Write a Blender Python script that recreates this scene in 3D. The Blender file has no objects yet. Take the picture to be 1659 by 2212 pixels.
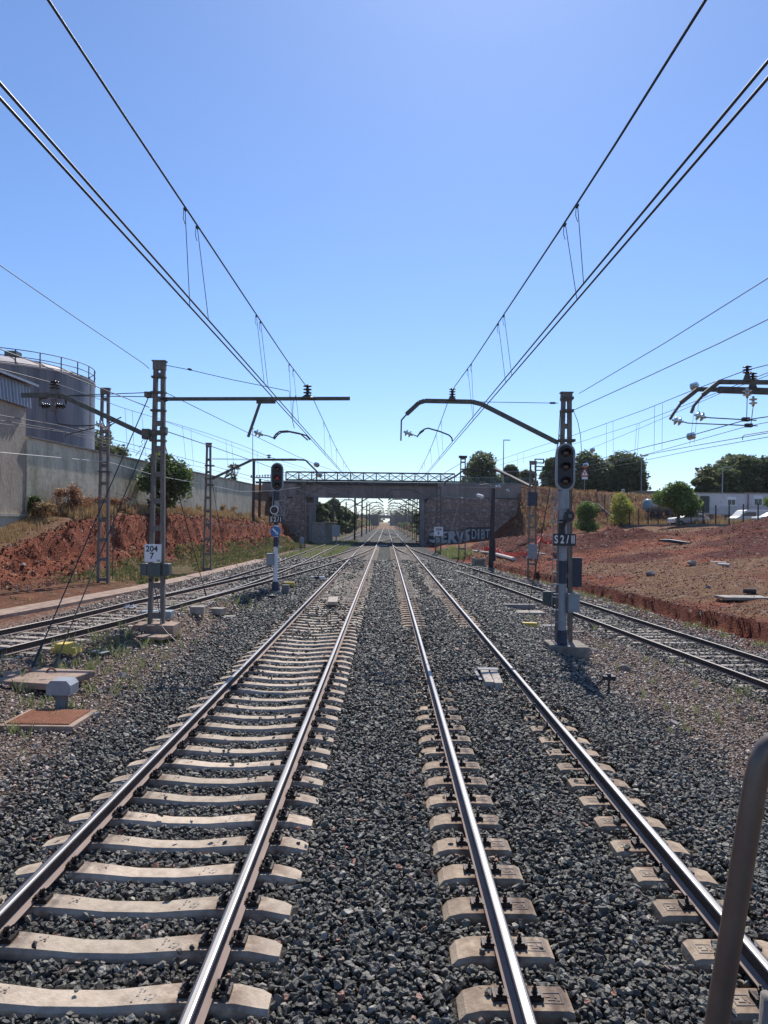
import bpy, math, random
from mathutils import Vector, noise, Matrix
random.seed(7)
PI = math.pi
R_ = math.radians
scn = bpy.context.scene
# ---------------------------------------------------------------- camera, sky, sun, exposure
ROLL = R_(.7)
FPX, VPX, VPY, CAMZ = 1620., 834., 1127., 3.0
cam_d = bpy.data.cameras.new('camera'); cam = bpy.data.objects.new('camera', cam_d)
scn.collection.objects.link(cam); scn.camera = cam
cam_d.sensor_fit = 'VERTICAL'; cam_d.sensor_height = 24; cam_d.sensor_width = 18
cam_d.lens = 24 * FPX / 2212
cam_d.shift_x = (829.5 - VPX) / 2212; cam_d.shift_y = (VPY - 1106) / 2212
cam_d.clip_start = .05; cam_d.clip_end = 8000
cam.matrix_world = Matrix.Translation((0, 0, CAMZ)) @ Matrix.Rotation(PI/2, 4, 'X') @ Matrix.Rotation(ROLL, 4, 'Z')
SUN_EL, SUN_AZ = R_(47), R_(8)
w = bpy.data.worlds.new('World'); scn.world = w; w.use_nodes = True
nt = w.node_tree; nt.nodes.clear()
sky = nt.nodes.new('ShaderNodeTexSky'); sky.sky_type = 'NISHITA'; sky.sun_disc = False
sky.sun_elevation = SUN_EL; sky.sun_rotation = SUN_AZ
sky.air_density = 1.0; sky.dust_density = .3; sky.ozone_density = 4.5; sky.altitude = 300
bg = nt.nodes.new('ShaderNodeBackground'); bg.inputs[1].default_value = .118
wo = nt.nodes.new('ShaderNodeOutputWorld')
hs = nt.nodes.new('ShaderNodeMix'); hs.data_type = 'RGBA'; hs.blend_type = 'MULTIPLY'; hs.inputs[0].default_value = 1; hs.inputs[7].default_value = (.88, .975, 1.14, 1)
nt.links.new(sky.outputs[0], hs.inputs[6]); nt.links.new(hs.outputs[2], bg.inputs[0]); nt.links.new(bg.outputs[0], wo.inputs[0])
sl = bpy.data.lights.new('sun', 'SUN'); sl.energy = 4.9; sl.angle = R_(.5); sl.color = (1, .95, .87)
sun = bpy.data.objects.new('sun', sl); scn.collection.objects.link(sun)
sd = Vector((math.sin(SUN_AZ)*math.cos(SUN_EL), math.cos(SUN_AZ)*math.cos(SUN_EL), math.sin(SUN_EL)))
sun.rotation_euler = sd.to_track_quat('Z', 'Y').to_euler(); sun.location = (10, 20, 40)
scn.view_settings.view_transform = 'Standard'; scn.view_settings.look = 'None'
scn.view_settings.exposure = .14; scn.view_settings.gamma = 1
scn.cycles.max_bounces = 6; scn.cycles.transparent_max_bounces = 12

# ---------------------------------------------------------------- helpers
def uv(px, py):
    dx, dy = px-VPX, py-VPY
    return dx*math.cos(ROLL)+dy*math.sin(ROLL), dy*math.cos(ROLL)-dx*math.sin(ROLL)
def P(px, py, Y):
    u, v = uv(px, py); return Vector((u/FPX*Y, Y, CAMZ-v/FPX*Y))
def lerp(pts, y):
    if y <= pts[0][0]: return pts[0][1]
    for (a, b), (c, d) in zip(pts, pts[1:]):
        if y <= c: return b+(d-b)*(y-a)/(c-a)
    return pts[-1][1]
def curve(pts, y):   # smooth (monotone-ish) interpolation
    if y <= pts[0][0]: return pts[0][1]
    if y >= pts[-1][0]: return pts[-1][1]
    for i in range(len(pts)-1):
        if y <= pts[i+1][0]:
            a, b = pts[i], pts[i+1]
            p0 = pts[max(i-1, 0)]; p3 = pts[min(i+2, len(pts)-1)]
            h = b[0]-a[0]; t = (y-a[0])/h
            m0 = (b[1]-p0[1])/(b[0]-p0[0])*h; m1 = (p3[1]-a[1])/(p3[0]-a[0])*h
            return (2*t**3-3*t*t+1)*a[1]+(t**3-2*t*t+t)*m0+(-2*t**3+3*t*t)*b[1]+(t**3-t*t)*m1
def ss(a, b, x):
    t = min(1, max(0, (x-a)/(b-a))); return t*t*(3-2*t)
zl = lambda y: lerp([(25, .35), (40, .25), (60, .1), (85, 0)], y)
zr = lambda y: lerp([(30, -.5), (60, -.25), (90, 0)], y)

_nodes = {}
def mat(name, c1, c2=None, scale=5., rough=.8, metal=0., bump=0., bscale=None, detail=6, stretch=None, vor=False, emis=None, spec=.5, c3=None, rand=0., stain=None, seat=False):
    m = bpy.data.materials.new(name); m.use_nodes = True
    n = m.node_tree; b = n.nodes['Principled BSDF']
    b.inputs['Roughness'].default_value = rough; b.inputs['Metallic'].default_value = metal
    b.inputs['Specular IOR Level'].default_value = spec
    b.inputs['Base Color'].default_value = (*c1, 1)
    tc = n.nodes.new('ShaderNodeTexCoord'); src = tc.outputs['Object']
    if stretch:
        mp = n.nodes.new('ShaderNodeMapping'); mp.inputs['Scale'].default_value = stretch
        n.links.new(src, mp.inputs[0]); src = mp.outputs[0]
    if c2 is not None:
        if vor:
            t = n.nodes.new('ShaderNodeTexVoronoi'); t.inputs['Scale'].default_value = scale
            sep = n.nodes.new('ShaderNodeSeparateColor'); n.links.new(src, t.inputs['Vector'])
            n.links.new(t.outputs['Color'], sep.inputs[0]); fac = sep.outputs[0]
        else:
            t = n.nodes.new('ShaderNodeTexNoise'); t.inputs['Scale'].default_value = scale
            t.inputs['Detail'].default_value = detail; t.inputs['Roughness'].default_value = .65
            n.links.new(src, t.inputs['Vector']); fac = t.outputs['Fac']
        r = n.nodes.new('ShaderNodeValToRGB'); r.color_ramp.elements[0].color = (*c1, 1); r.color_ramp.elements[1].color = (*c2, 1)
        r.color_ramp.elements[0].position = 0 if vor else .33; r.color_ramp.elements[1].position = 1 if vor else .67
        if c3 is not None:
            e = r.color_ramp.elements.new(.5); e.color = (*c3, 1)
        n.links.new(fac, r.inputs[0]); out = r.outputs[0]
        if rand:      # each piece its own tone
            oi = n.nodes.new('ShaderNodeObjectInfo'); mr = n.nodes.new('ShaderNodeMapRange'); mr.inputs[3].default_value = 1-rand; mr.inputs[4].default_value = 1+rand*.4
            n.links.new(oi.outputs['Random'], mr.inputs[0]); mu = n.nodes.new('ShaderNodeMix'); mu.data_type = 'RGBA'; mu.blend_type = 'MULTIPLY'; mu.inputs[0].default_value = 1
            n.links.new(out, mu.inputs[6]); n.links.new(mr.outputs[0], mu.inputs[7]); out = mu.outputs[2]
        if stain:     # rust and grime patches, different on every piece
            oi = n.nodes.new('ShaderNodeObjectInfo'); ad = n.nodes.new('ShaderNodeVectorMath'); ad.operation = 'ADD'
            n.links.new(tc.outputs['Object'], ad.inputs[0]); sc_ = n.nodes.new('ShaderNodeVectorMath'); sc_.operation = 'SCALE'; sc_.inputs[3].default_value = 50
            cx = n.nodes.new('ShaderNodeCombineXYZ')
            for q in range(3): n.links.new(oi.outputs['Random'], cx.inputs[q])
            n.links.new(cx.outputs[0], sc_.inputs[0]); n.links.new(sc_.outputs[0], ad.inputs[1])
            t3 = n.nodes.new('ShaderNodeTexNoise'); t3.inputs['Scale'].default_value = 3.2; t3.inputs['Detail'].default_value = 9; t3.inputs['Roughness'].default_value = .7
            n.links.new(ad.outputs[0], t3.inputs['Vector']); m3 = n.nodes.new('ShaderNodeMapRange'); m3.inputs[1].default_value = .50; m3.inputs[2].default_value = .72; m3.inputs[4].default_value = .75
            n.links.new(t3.outputs['Fac'], m3.inputs[0]); mx = n.nodes.new('ShaderNodeMix'); mx.data_type = 'RGBA'; n.links.new(m3.outputs[0], mx.inputs[0]); n.links.new(out, mx.inputs[6]); mx.inputs[7].default_value = (*stain, 1); out = mx.outputs[2]
            if seat:      # rust runs and grease around the rail seats
                sx = n.nodes.new('ShaderNodeSeparateXYZ'); n.links.new(tc.outputs['Object'], sx.inputs[0])
                def mm(op, a, c=None):
                    q = n.nodes.new('ShaderNodeMath'); q.operation = op; q.use_clamp = op == 'MULTIPLY'
                    n.links.new(a, q.inputs[0])
                    if isinstance(c, float): q.inputs[1].default_value = c
                    elif c is not None: n.links.new(c, q.inputs[1])
                    return q.outputs[0]
                d_ = mm('ABSOLUTE', mm('SUBTRACT', mm('ABSOLUTE', sx.outputs[0]), .87))
                m4 = n.nodes.new('ShaderNodeMapRange'); m4.inputs[1].default_value = .42; m4.inputs[2].default_value = .10; n.links.new(d_, m4.inputs[0])
                t5 = n.nodes.new('ShaderNodeTexNoise'); t5.inputs['Scale'].default_value = 9; t5.inputs['Detail'].default_value = 8; n.links.new(ad.outputs[0], t5.inputs['Vector'])
                m5 = n.nodes.new('ShaderNodeMapRange'); m5.inputs[1].default_value = .35; m5.inputs[2].default_value = .62; n.links.new(t5.outputs['Fac'], m5.inputs[0])
                mx2 = n.nodes.new('ShaderNodeMix'); mx2.data_type = 'RGBA'; n.links.new(mm('MULTIPLY', m4.outputs[0], m5.outputs[0]), mx2.inputs[0]); n.links.new(out, mx2.inputs[6]); mx2.inputs[7].default_value = (.15, .085, .055, 1); out = mx2.outputs[2]
        n.links.new(out, b.inputs['Base Color'])
    if bump:
        t2 = n.nodes.new('ShaderNodeTexNoise'); t2.inputs['Scale'].default_value = bscale or scale*3; t2.inputs['Detail'].default_value = 5
        n.links.new(src, t2.inputs['Vector'])
        bp = n.nodes.new('ShaderNodeBump'); bp.inputs['Strength'].default_value = 1; bp.inputs['Distance'].default_value = bump
        n.links.new(t2.outputs['Fac'], bp.inputs['Height']); n.links.new(bp.outputs[0], b.inputs['Normal'])
    if emis:
        b.inputs['Emission Color'].default_value = (*emis[0], 1); b.inputs['Emission Strength'].default_value = emis[1]
    return m

M = {}
M['mast'] = mat('mast_paint', (.13, .11, .095), (.235, .205, .18), 6, .75, bump=.002, bscale=60, stretch=(3, 3, .6))
M['mast_far'] = mat('mast_far_paint', (.10, .09, .09), (.15, .13, .12), 6, .7)
M['arm'] = mat('arm_steel', (.07, .065, .055), (.15, .14, .11), 8, .6, .2)
M['wood_pole'] = mat('dark_pole', (.035, .03, .03), (.07, .06, .06), 10, .8)
M['wire'] = mat('wire_copper', (.05, .055, .06), None, rough=.5, metal=.6)
M['cable'] = mat('steel_cable', (.10, .09, .085), None, rough=.6, metal=.5)
M['cable_pale'] = mat('pale_cable', (.5, .5, .5), None, rough=.5, metal=.3)
M['insul'] = mat('brown_porcelain', (.03, .02, .018), None, rough=.2)
g = bpy.data.materials.new('insulator_glass'); g.use_nodes = True
gb = g.node_tree.nodes['Principled BSDF']; gb.inputs['Base Color'].default_value = (.45, .50, .46, 1); gb.inputs['Roughness'].default_value = .08
gb.inputs['Transmission Weight'].default_value = .8; gb.inputs['IOR'].default_value = 1.45
M['glass_ins'] = g
M['railside'] = mat('rail_rust', (.038, .026, .022), (.075, .052, .042), 14, .75, .2, bump=.001, bscale=80)
M['railfoot'] = mat('rail_foot_dust', (.24, .17, .14), (.34, .25, .21), 8, .85, stretch=(1, .2, 1))
M['railtop'] = mat('rail_polish', (.16, .15, .145), (.29, .275, .265), 3, .42, 1., stretch=(40, .3, 1))
M['railtop2'] = mat('rail_dull_top', (.13, .115, .105), (.22, .20, .185), 3, .46, .8, stretch=(40, .3, 1))
M['clip'] = mat('clip_iron', (.025, .022, .022), (.06, .045, .04), 30, .55, .5)
M['conc_slp'] = mat('sleeper_concrete', (.44, .35, .26), (.62, .51, .39), 9, .9, bump=.006, bscale=45, detail=9, c3=(.55, .44, .33), rand=.22, stain=(.27, .20, .15), seat=True)
M['conc_blk'] = mat('block_concrete', (.33, .24, .165), (.52, .41, .29), 7, .9, bump=.007, bscale=40, detail=9, rand=.25, stain=(.17, .11, .075), seat=True)
M['old_slp'] = mat('old_sleeper', (.22, .18, .15), (.46, .40, .34), 4, .9, bump=.006, bscale=30, rand=.35)
M['concrete'] = mat('pale_concrete', (.22, .19, .155), (.42, .37, .31), 3, .9, bump=.006, bscale=30, detail=9)
M['footing'] = mat('mast_footing', (.15, .125, .10), (.34, .295, .24), 2.5, .9, bump=.012, bscale=18, detail=10, stain=(.10, .075, .06))
M['conc_pink'] = mat('dusty_concrete', (.22, .14, .10), (.40, .285, .215), 3, .9, bump=.008, bscale=30, detail=9)
M['conc_dark'] = mat('weathered_concrete', (.16, .145, .14), (.27, .25, .235), 1.2, .9, bump=.008, bscale=20, detail=9, stretch=(1, 1, .4))
M['white'] = mat('white_paint', (.72, .73, .74), (.82, .82, .82), 4, .5)
M['plate'] = mat('plate_white', (.78, .78, .8), None, rough=.4)
M['black'] = mat('black_paint', (.018, .018, .022), None, rough=.45)
M['navy'] = mat('navy_paint', (.02, .025, .045), (.04, .05, .08), 9, .5)
M['greyp'] = mat('grey_paint', (.24, .26, .28), (.34, .36, .38), 5, .5, .1)
M['greybox'] = mat('grey_cabinet', (.22, .25, .27), (.30, .33, .35), 5, .5)
M['greenbox'] = mat('green_grey_box', (.06, .08, .075), (.10, .12, .11), 5, .5)
M['lens'] = mat('lamp_lens', (.045, .02, .018), None, rough=.12)
M['lens_g'] = mat('lamp_lens_dark', (.03, .05, .05), None, rough=.1)
M['lens_r'] = mat('lamp_lens_red', (.20, .02, .02), None, rough=.2, emis=((1, .05, .04), .02))
M['paleblue'] = mat('faded_blue', (.16, .26, .33), (.24, .34, .40), 4, .5)
M['blue'] = mat('sign_blue', (.02, .16, .42), None, rough=.35)
M['red'] = mat('sign_red', (.6, .03, .03), None, rough=.4)
M['yellow'] = mat('yellow_paint', (.55, .38, .05), (.68, .50, .12), 8, .7)
M['rust'] = mat('rusty_iron', (.22, .08, .04), (.34, .15, .08), 12, .85, .2, bump=.002)
M['wood'] = mat('old_wood', (.28, .23, .19), (.56, .49, .41), 5, .9, bump=.006, bscale=25, stretch=(6, 1, 1), detail=8)
M['net'] = mat('orange_net', (.8, .09, .06), None, rough=.6)
M['pipe'] = mat('pale_pipe', (.55, .5, .45), None, rough=.7)
M['girder'] = mat('girder_concrete', (.16, .135, .12), (.30, .255, .225), .8, .85, bump=.01, bscale=8, stretch=(1, 1, .3))
M['truss'] = mat('truss_steel', (.045, .034, .03), (.085, .062, .052), 6, .7, .2)
M['palegreen'] = mat('railing_pale', (.22, .28, .29), None, rough=.6)
M['corr'] = mat('corrugated_metal', (.22, .22, .24), (.36, .36, .38), 2, .45, .4, stretch=(1, 1, .2))
M['tank'] = mat('tank_steel', (.09, .085, .10), (.27, .24, .24), .5, .5, .15, detail=8, stretch=(2.2, 2.2, .22), c3=(.18, .17, .185))
M['tank_roof'] = mat('tank_roof', (.36, .31, .29), (.50, .44, .42), .6, .6)
M['earth'] = mat('loose_earth', (.17, .055, .04), (.26, .09, .06), 5, .95, bump=.03, bscale=15)
M['stone'] = mat('field_stone', (.22, .19, .17), (.36, .31, .28), 6, .9, bump=.01)
M['handrail'] = mat('handrail_tube', (.155, .112, .086), (.205, .155, .122), 14, .38, .5, bump=.0002, bscale=300, detail=8)
M['glass'] = mat('dark_glass', (.04, .05, .06), None, rough=.08, metal=.1)
M['tyre'] = mat('tyre_rubber', (.02, .02, .02), None, rough=.9)
M['trunk'] = mat('bark', (.10, .075, .055), (.17, .13, .10), 8, .95, bump=.02)

def wallmat(name, c1, c2, c3):    # weathered render with vertical streaks
    m = mat(name, c1, c2, .9, .9, bump=.02, bscale=9, detail=14, stretch=(1, 1, .38), c3=c3, stain=tuple(v*.62 for v in c1))
    return m
M['wallgrey'] = wallmat('wall_render', (.38, .33, .22), (.72, .64, .47), (.60, .53, .38))
M['wallbrown'] = wallmat('building_render', (.34, .27, .20), (.52, .43, .33), (.43, .355, .27))
M['wallpale'] = wallmat('building_base', (.42, .41, .33), (.52, .50, .42), (.46, .44, .36))
M['whitewall'] = wallmat('trailer_panel', (.52, .53, .55), (.66, .66, .68), (.60, .6, .62))

def stonemat():
    m = bpy.data.materials.new('rubble_masonry'); m.use_nodes = True; n = m.node_tree; L = n.links
    b = n.nodes['Principled BSDF']; b.inputs['Roughness'].default_value = .92
    tc = n.nodes.new('ShaderNodeTexCoord'); mp = n.nodes.new('ShaderNodeMapping'); mp.inputs['Scale'].default_value = (2.0, 2.0, 2.9)
    L.new(tc.outputs['Object'], mp.inputs[0])
    v = n.nodes.new('ShaderNodeTexVoronoi'); v.feature = 'DISTANCE_TO_EDGE'; v.inputs['Scale'].default_value = 1.2
    v2 = n.nodes.new('ShaderNodeTexVoronoi'); v2.inputs['Scale'].default_value = 1.2
    L.new(mp.outputs[0], v.inputs['Vector']); L.new(mp.outputs[0], v2.inputs['Vector'])
    r = n.nodes.new('ShaderNodeValToRGB'); r.color_ramp.elements[0].position = .02; r.color_ramp.elements[1].position = .10
    L.new(v.outputs['Distance'], r.inputs[0])
    sp = n.nodes.new('ShaderNodeSeparateColor'); L.new(v2.outputs['Color'], sp.inputs[0])
    r2 = n.nodes.new('ShaderNodeValToRGB'); r2.color_ramp.elements[0].color = (.26, .18, .145, 1); r2.color_ramp.elements[1].color = (.50, .375, .31, 1)
    L.new(sp.outputs[0], r2.inputs[0])
    mx = n.nodes.new('ShaderNodeMix'); mx.data_type = 'RGBA'; mx.inputs[6].default_value = (.19, .135, .11, 1)
    L.new(r.outputs[0], mx.inputs[0]); L.new(r2.outputs[0], mx.inputs[7]); L.new(mx.outputs[2], b.inputs['Base Color'])
    bp = n.nodes.new('ShaderNodeBump'); bp.inputs['Distance'].default_value = .06; L.new(r.outputs[0], bp.inputs['Height']); L.new(bp.outputs[0], b.inputs['Normal'])
    return m
M['masonry'] = stonemat()

def leafmat(name, ca, cb, tr=.25):
    m = bpy.data.materials.new(name); m.use_nodes = True; n = m.node_tree; L = n.links
    b = n.nodes['Principled BSDF']; b.inputs['Roughness'].default_value = .6
    ge = n.nodes.new('ShaderNodeNewGeometry'); r = n.nodes.new('ShaderNodeValToRGB')
    r.color_ramp.elements[0].color = (*ca, 1); r.color_ramp.elements[1].color = (*cb, 1)
    L.new(ge.outputs['Random Per Island'], r.inputs[0]); L.new(r.outputs[0], b.inputs['Base Color'])
    t = n.nodes.new('ShaderNodeBsdfTranslucent'); L.new(r.outputs[0], t.inputs[0])
    mx = n.nodes.new('ShaderNodeMixShader'); mx.inputs[0].default_value = tr
    L.new(b.outputs[0], mx.inputs[1]); L.new(t.outputs[0], mx.inputs[2]); L.new(mx.outputs[0], n.nodes['Material Output'].inputs[0])
    return m
M['pine'] = leafmat('pine_needles', (.06, .085, .04), (.20, .23, .10), .45)
M['leaf'] = leafmat('broad_leaves', (.06, .10, .03), (.18, .24, .08), .45)
M['leafbright'] = leafmat('bright_leaves', (.10, .17, .04), (.22, .30, .08), .45)
M['leafyellow'] = leafmat('yellow_leaves', (.26, .28, .04), (.52, .50, .11), .4)
M['drygrass'] = leafmat('dry_grass', (.26, .17, .08), (.52, .38, .20), .35)
M['drybush'] = leafmat('dry_russet_bush', (.24, .11, .06), (.42, .23, .13), .35)
M['greenweed'] = leafmat('green_weeds', (.07, .10, .035), (.19, .22, .08), .35)
M['palegrass'] = leafmat('pale_green_weeds', (.18, .21, .08), (.36, .38, .17), .4)

def wl(o):
    v = Vector((0, 0, 0)); p = o
    while p is not None: v += p.location; p = p.parent
    return v
def link(o, parent=None):
    scn.collection.objects.link(o)
    if parent is not None: o.parent = parent
    return o
def tag(o, label=None, cat=None, group=None, kind=None):
    if label: o['label'] = label
    if cat: o['category'] = cat
    if group: o['group'] = group
    if kind: o['kind'] = kind
    return o
def thing(name, label, cat, loc=(0, 0, 0), group=None):
    o = bpy.data.objects.new(name, None); o.location = loc; o.empty_display_size = .2; link(o)
    return tag(o, label, cat, group)

class MB:
    def __init__(s): s.v = []; s.f = []; s.mi = []; s.cm = 0
    def add(s, vs, fs):
        k = len(s.v); s.v += [tuple(p) for p in vs]; s.f += [tuple(i+k for i in f) for f in fs]; s.mi += [s.cm]*len(fs); return s
    def box(s, c, sz, rz=0.):
        c = Vector(c); h = Vector(sz)/2; ca, sa = math.cos(rz), math.sin(rz)
        vs = []
        for x in (-1, 1):
            for y in (-1, 1):
                for z in (-1, 1):
                    a, b = x*h.x, y*h.y; vs.append((c.x+a*ca-b*sa, c.y+a*sa+b*ca, c.z+z*h.z))
        return s.add(vs, [(0, 1, 3, 2), (4, 6, 7, 5), (0, 4, 5, 1), (2, 3, 7, 6), (0, 2, 6, 4), (1, 5, 7, 3)])
    def bar(s, a, b, w, h=None, up=(0, 0, 1), w2=None, h2=None):
        a, b = Vector(a), Vector(b); h = h or w; w2 = w2 or w; h2 = h2 or h; d = (b-a).normalized(); u = Vector(up)
        if abs(d.dot(u)) > .98: u = Vector((0, 1, 0))
        r = d.cross(u).normalized(); u = r.cross(d)
        vs = []
        for p, ww, hh in ((a, w, h), (b, w2, h2)):
            for i, j in ((-1, -1), (1, -1), (1, 1), (-1, 1)): vs.append(p+r*i*ww/2+u*j*hh/2)
        return s.add(vs, [(0, 3, 2, 1), (4, 5, 6, 7), (0, 1, 5, 4), (1, 2, 6, 5), (2, 3, 7, 6), (3, 0, 4, 7)])
    def tube(s, pts, r, n=6, caps=True):
        pts = [Vector(p) for p in pts]; k = len(pts); rs = r if isinstance(r, (list, tuple)) else [r]*k
        ref = None; vs = []
        for i, p in enumerate(pts):
            d = (pts[min(i+1, k-1)]-pts[max(i-1, 0)]).normalized()
            if ref is None: ref = Vector((0, 0, 1)) if abs(d.z) < .9 else Vector((0, 1, 0))
            a = d.cross(ref).normalized(); b = a.cross(d).normalized(); ref = b
            for q in range(n):
                t = 2*PI*q/n; vs.append(p+a*math.cos(t)*rs[i]+b*math.sin(t)*rs[i])
        fs = [(i*n+q, i*n+(q+1) % n, (i+1)*n+(q+1) % n, (i+1)*n+q) for i in range(k-1) for q in range(n)]
        if caps: fs += [tuple(range(n-1, -1, -1)), tuple((k-1)*n+q for q in range(n))]
        return s.add(vs, fs)
    def lathe(s, c, axis, prof, n=12):   # prof: (dist along axis, radius)
        c = Vector(c); ax = Vector(axis).normalized()
        return s.tube_prof([c+ax*t for t, r in prof], [max(r, 1e-4) for t, r in prof], ax, n)
    def tube_prof(s, pts, rs, ax, n):
        ref = Vector((0, 0, 1)) if abs(ax.z) < .9 else Vector((0, 1, 0))
        a = ax.cross(ref).normalized(); b = a.cross(ax).normalized(); vs = []
        for p, r in zip(pts, rs):
            for q in range(n):
                t = 2*PI*q/n; vs.append(p+a*math.cos(t)*r+b*math.sin(t)*r)
        k = len(pts)
        fs = [(i*n+q, i*n+(q+1) % n, (i+1)*n+(q+1) % n, (i+1)*n+q) for i in range(k-1) for q in range(n)]
        fs += [tuple(range(n-1, -1, -1)), tuple((k-1)*n+q for q in range(n))]
        return s.add(vs, fs)
    def prism(s, poly, y0, y1):     # poly of (x,z) extruded along y
        n = len(poly); vs = [(x, y0, z) for x, z in poly]+[(x, y1, z) for x, z in poly]
        return s.add(vs, [tuple(range(n)), tuple(range(2*n-1, n-1, -1))]+[(i, i+n, (i+1) % n+n, (i+1) % n) for i in range(n)])
    def mesh(s, name, mats, smooth=False, off=(0, 0, 0)):
        me = bpy.data.meshes.new(name); ox, oy, oz = off
        me.from_pydata([(x-ox, y-oy, z-oz) for x, y, z in s.v], [], s.f)
        for m in (mats if isinstance(mats, (list, tuple)) else [mats]): me.materials.append(m)
        if any(s.mi): me.polygons.foreach_set('material_index', s.mi)
        if smooth: me.polygons.foreach_set('use_smooth', [True]*len(s.f))
        me.update(); return me
    def build(s, name, mats, parent=None, smooth=False, base=None):
        off = wl(parent) if parent is not None else (Vector(base) if base is not None else Vector((0, 0, 0)))
        o = bpy.data.objects.new(name, s.mesh(name, mats, smooth, off)); link(o, parent)
        if parent is None: o.location = off
        return o
def recalc(o):
    import bmesh
    bm = bmesh.new(); bm.from_mesh(o.data); bmesh.ops.recalc_face_normals(bm, faces=bm.faces); bm.to_mesh(o.data); bm.free(); return o
def bevel(o, w, seg=2):
    b = o.modifiers.new('bevel', 'BEVEL'); b.width = w; b.segments = seg; b.limit_method = 'ANGLE'; return o
def text(s, size, loc, m, parent, name='lettering', rz=0, ext=.002, bold=.0, sx=1., shear=0.):
    c = bpy.data.curves.new(name, 'FONT'); c.body = s; c.size = size; c.extrude = ext; c.offset = bold; c.align_x = 'CENTER'; c.align_y = 'CENTER'; c.shear = shear
    t = bpy.data.objects.new(name, c); link(t); bpy.context.view_layer.update()
    me = bpy.data.meshes.new_from_object(t.evaluated_get(bpy.context.evaluated_depsgraph_get()))
    bpy.data.objects.remove(t); me.materials.clear(); me.materials.append(m)
    me.transform(Matrix.Translation(Vector(loc)-wl(parent)) @ Matrix.Rotation(rz, 4, 'Z') @ Matrix.Rotation(PI/2, 4, 'X') @ Matrix.Diagonal((sx, 1, 1, 1)))
    o = bpy.data.objects.new(name, me); link(o, parent); return o
# ---------------------------------------------------------------- terrain
LX = -2.04; RX = 1.78
A_PTS = [(4, -10.7), (10, -9.6), (14, -8.85), (17.6, -8.17), (21, -7.6), (30.9, -6.75), (46.5, -6.5), (64.8, -6.78), (100, -6.95), (300, -7.0)]
B_PTS = [(17.6, -8.13), (22.7, -7.45), (27.6, -6.88), (35, -6.08), (41, -5.4), (50, -4.6), (60, -3.8), (75, -2.85), (88, -2.2), (97, LX)]
C_PTS = [(4, 10.5), (8, 10.2), (16.8, 9.45), (25, 8.75), (33, 8.05), (41, 7.15), (51.4, 5.85), (64, 4.3), (75, 3.0), (86, 2.1), (100, RX)]
FOOT = [(20, -13.2), (30, -13.6), (60, -13.0), (95, -11.6), (300, -11.6)]
CRX = [(30, -17.6), (40, -17.0), (60, -16.3), (90, -14.6), (130, -14.5), (300, -15)]
CRZ = [(20, .9), (30, 1.4), (35, 1.9), (40, 3.0), (52, 3.4), (75, 3.1), (92, 2.7), (300, 2.3)]
LIP = [(4, 14), (13.5, 13.1), (24, 12.2), (42, 10.4), (57, 8.3), (88, 6.4), (130, 6.2)]
LIPH = [(24, .6), (60, .38), (95, .12)]
def wallx(y): return -18.9+(y-39.4)*(3.0/50.6) if y > 39.4 else -18.9
MOUNDS = [(19.5, 64, 5.0, 3.4, 1.5), (16, 60, 3.2, 2.6, .7), (31, 60, 6, 4, 1.3), (36, 57, 5, 3, 1.0), (12.5, 66, 3, 4, .8), (11.5, 78, 3, 5, .9), (17, 82, 4, 5, .9), (23, 46, 4, 3, .35), (17, 50, 2.5, 2, .35), (10.8, 58, 1.2, 2.5, .35), (14, 73, 4, 4, 1.0), (27, 52, 5, 4, .5)]
def fbm(x, y, s, o=4, seed=0.):
    return noise.fractal(Vector((x*s, y*s, seed)), .9, 2.1, o)
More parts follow.
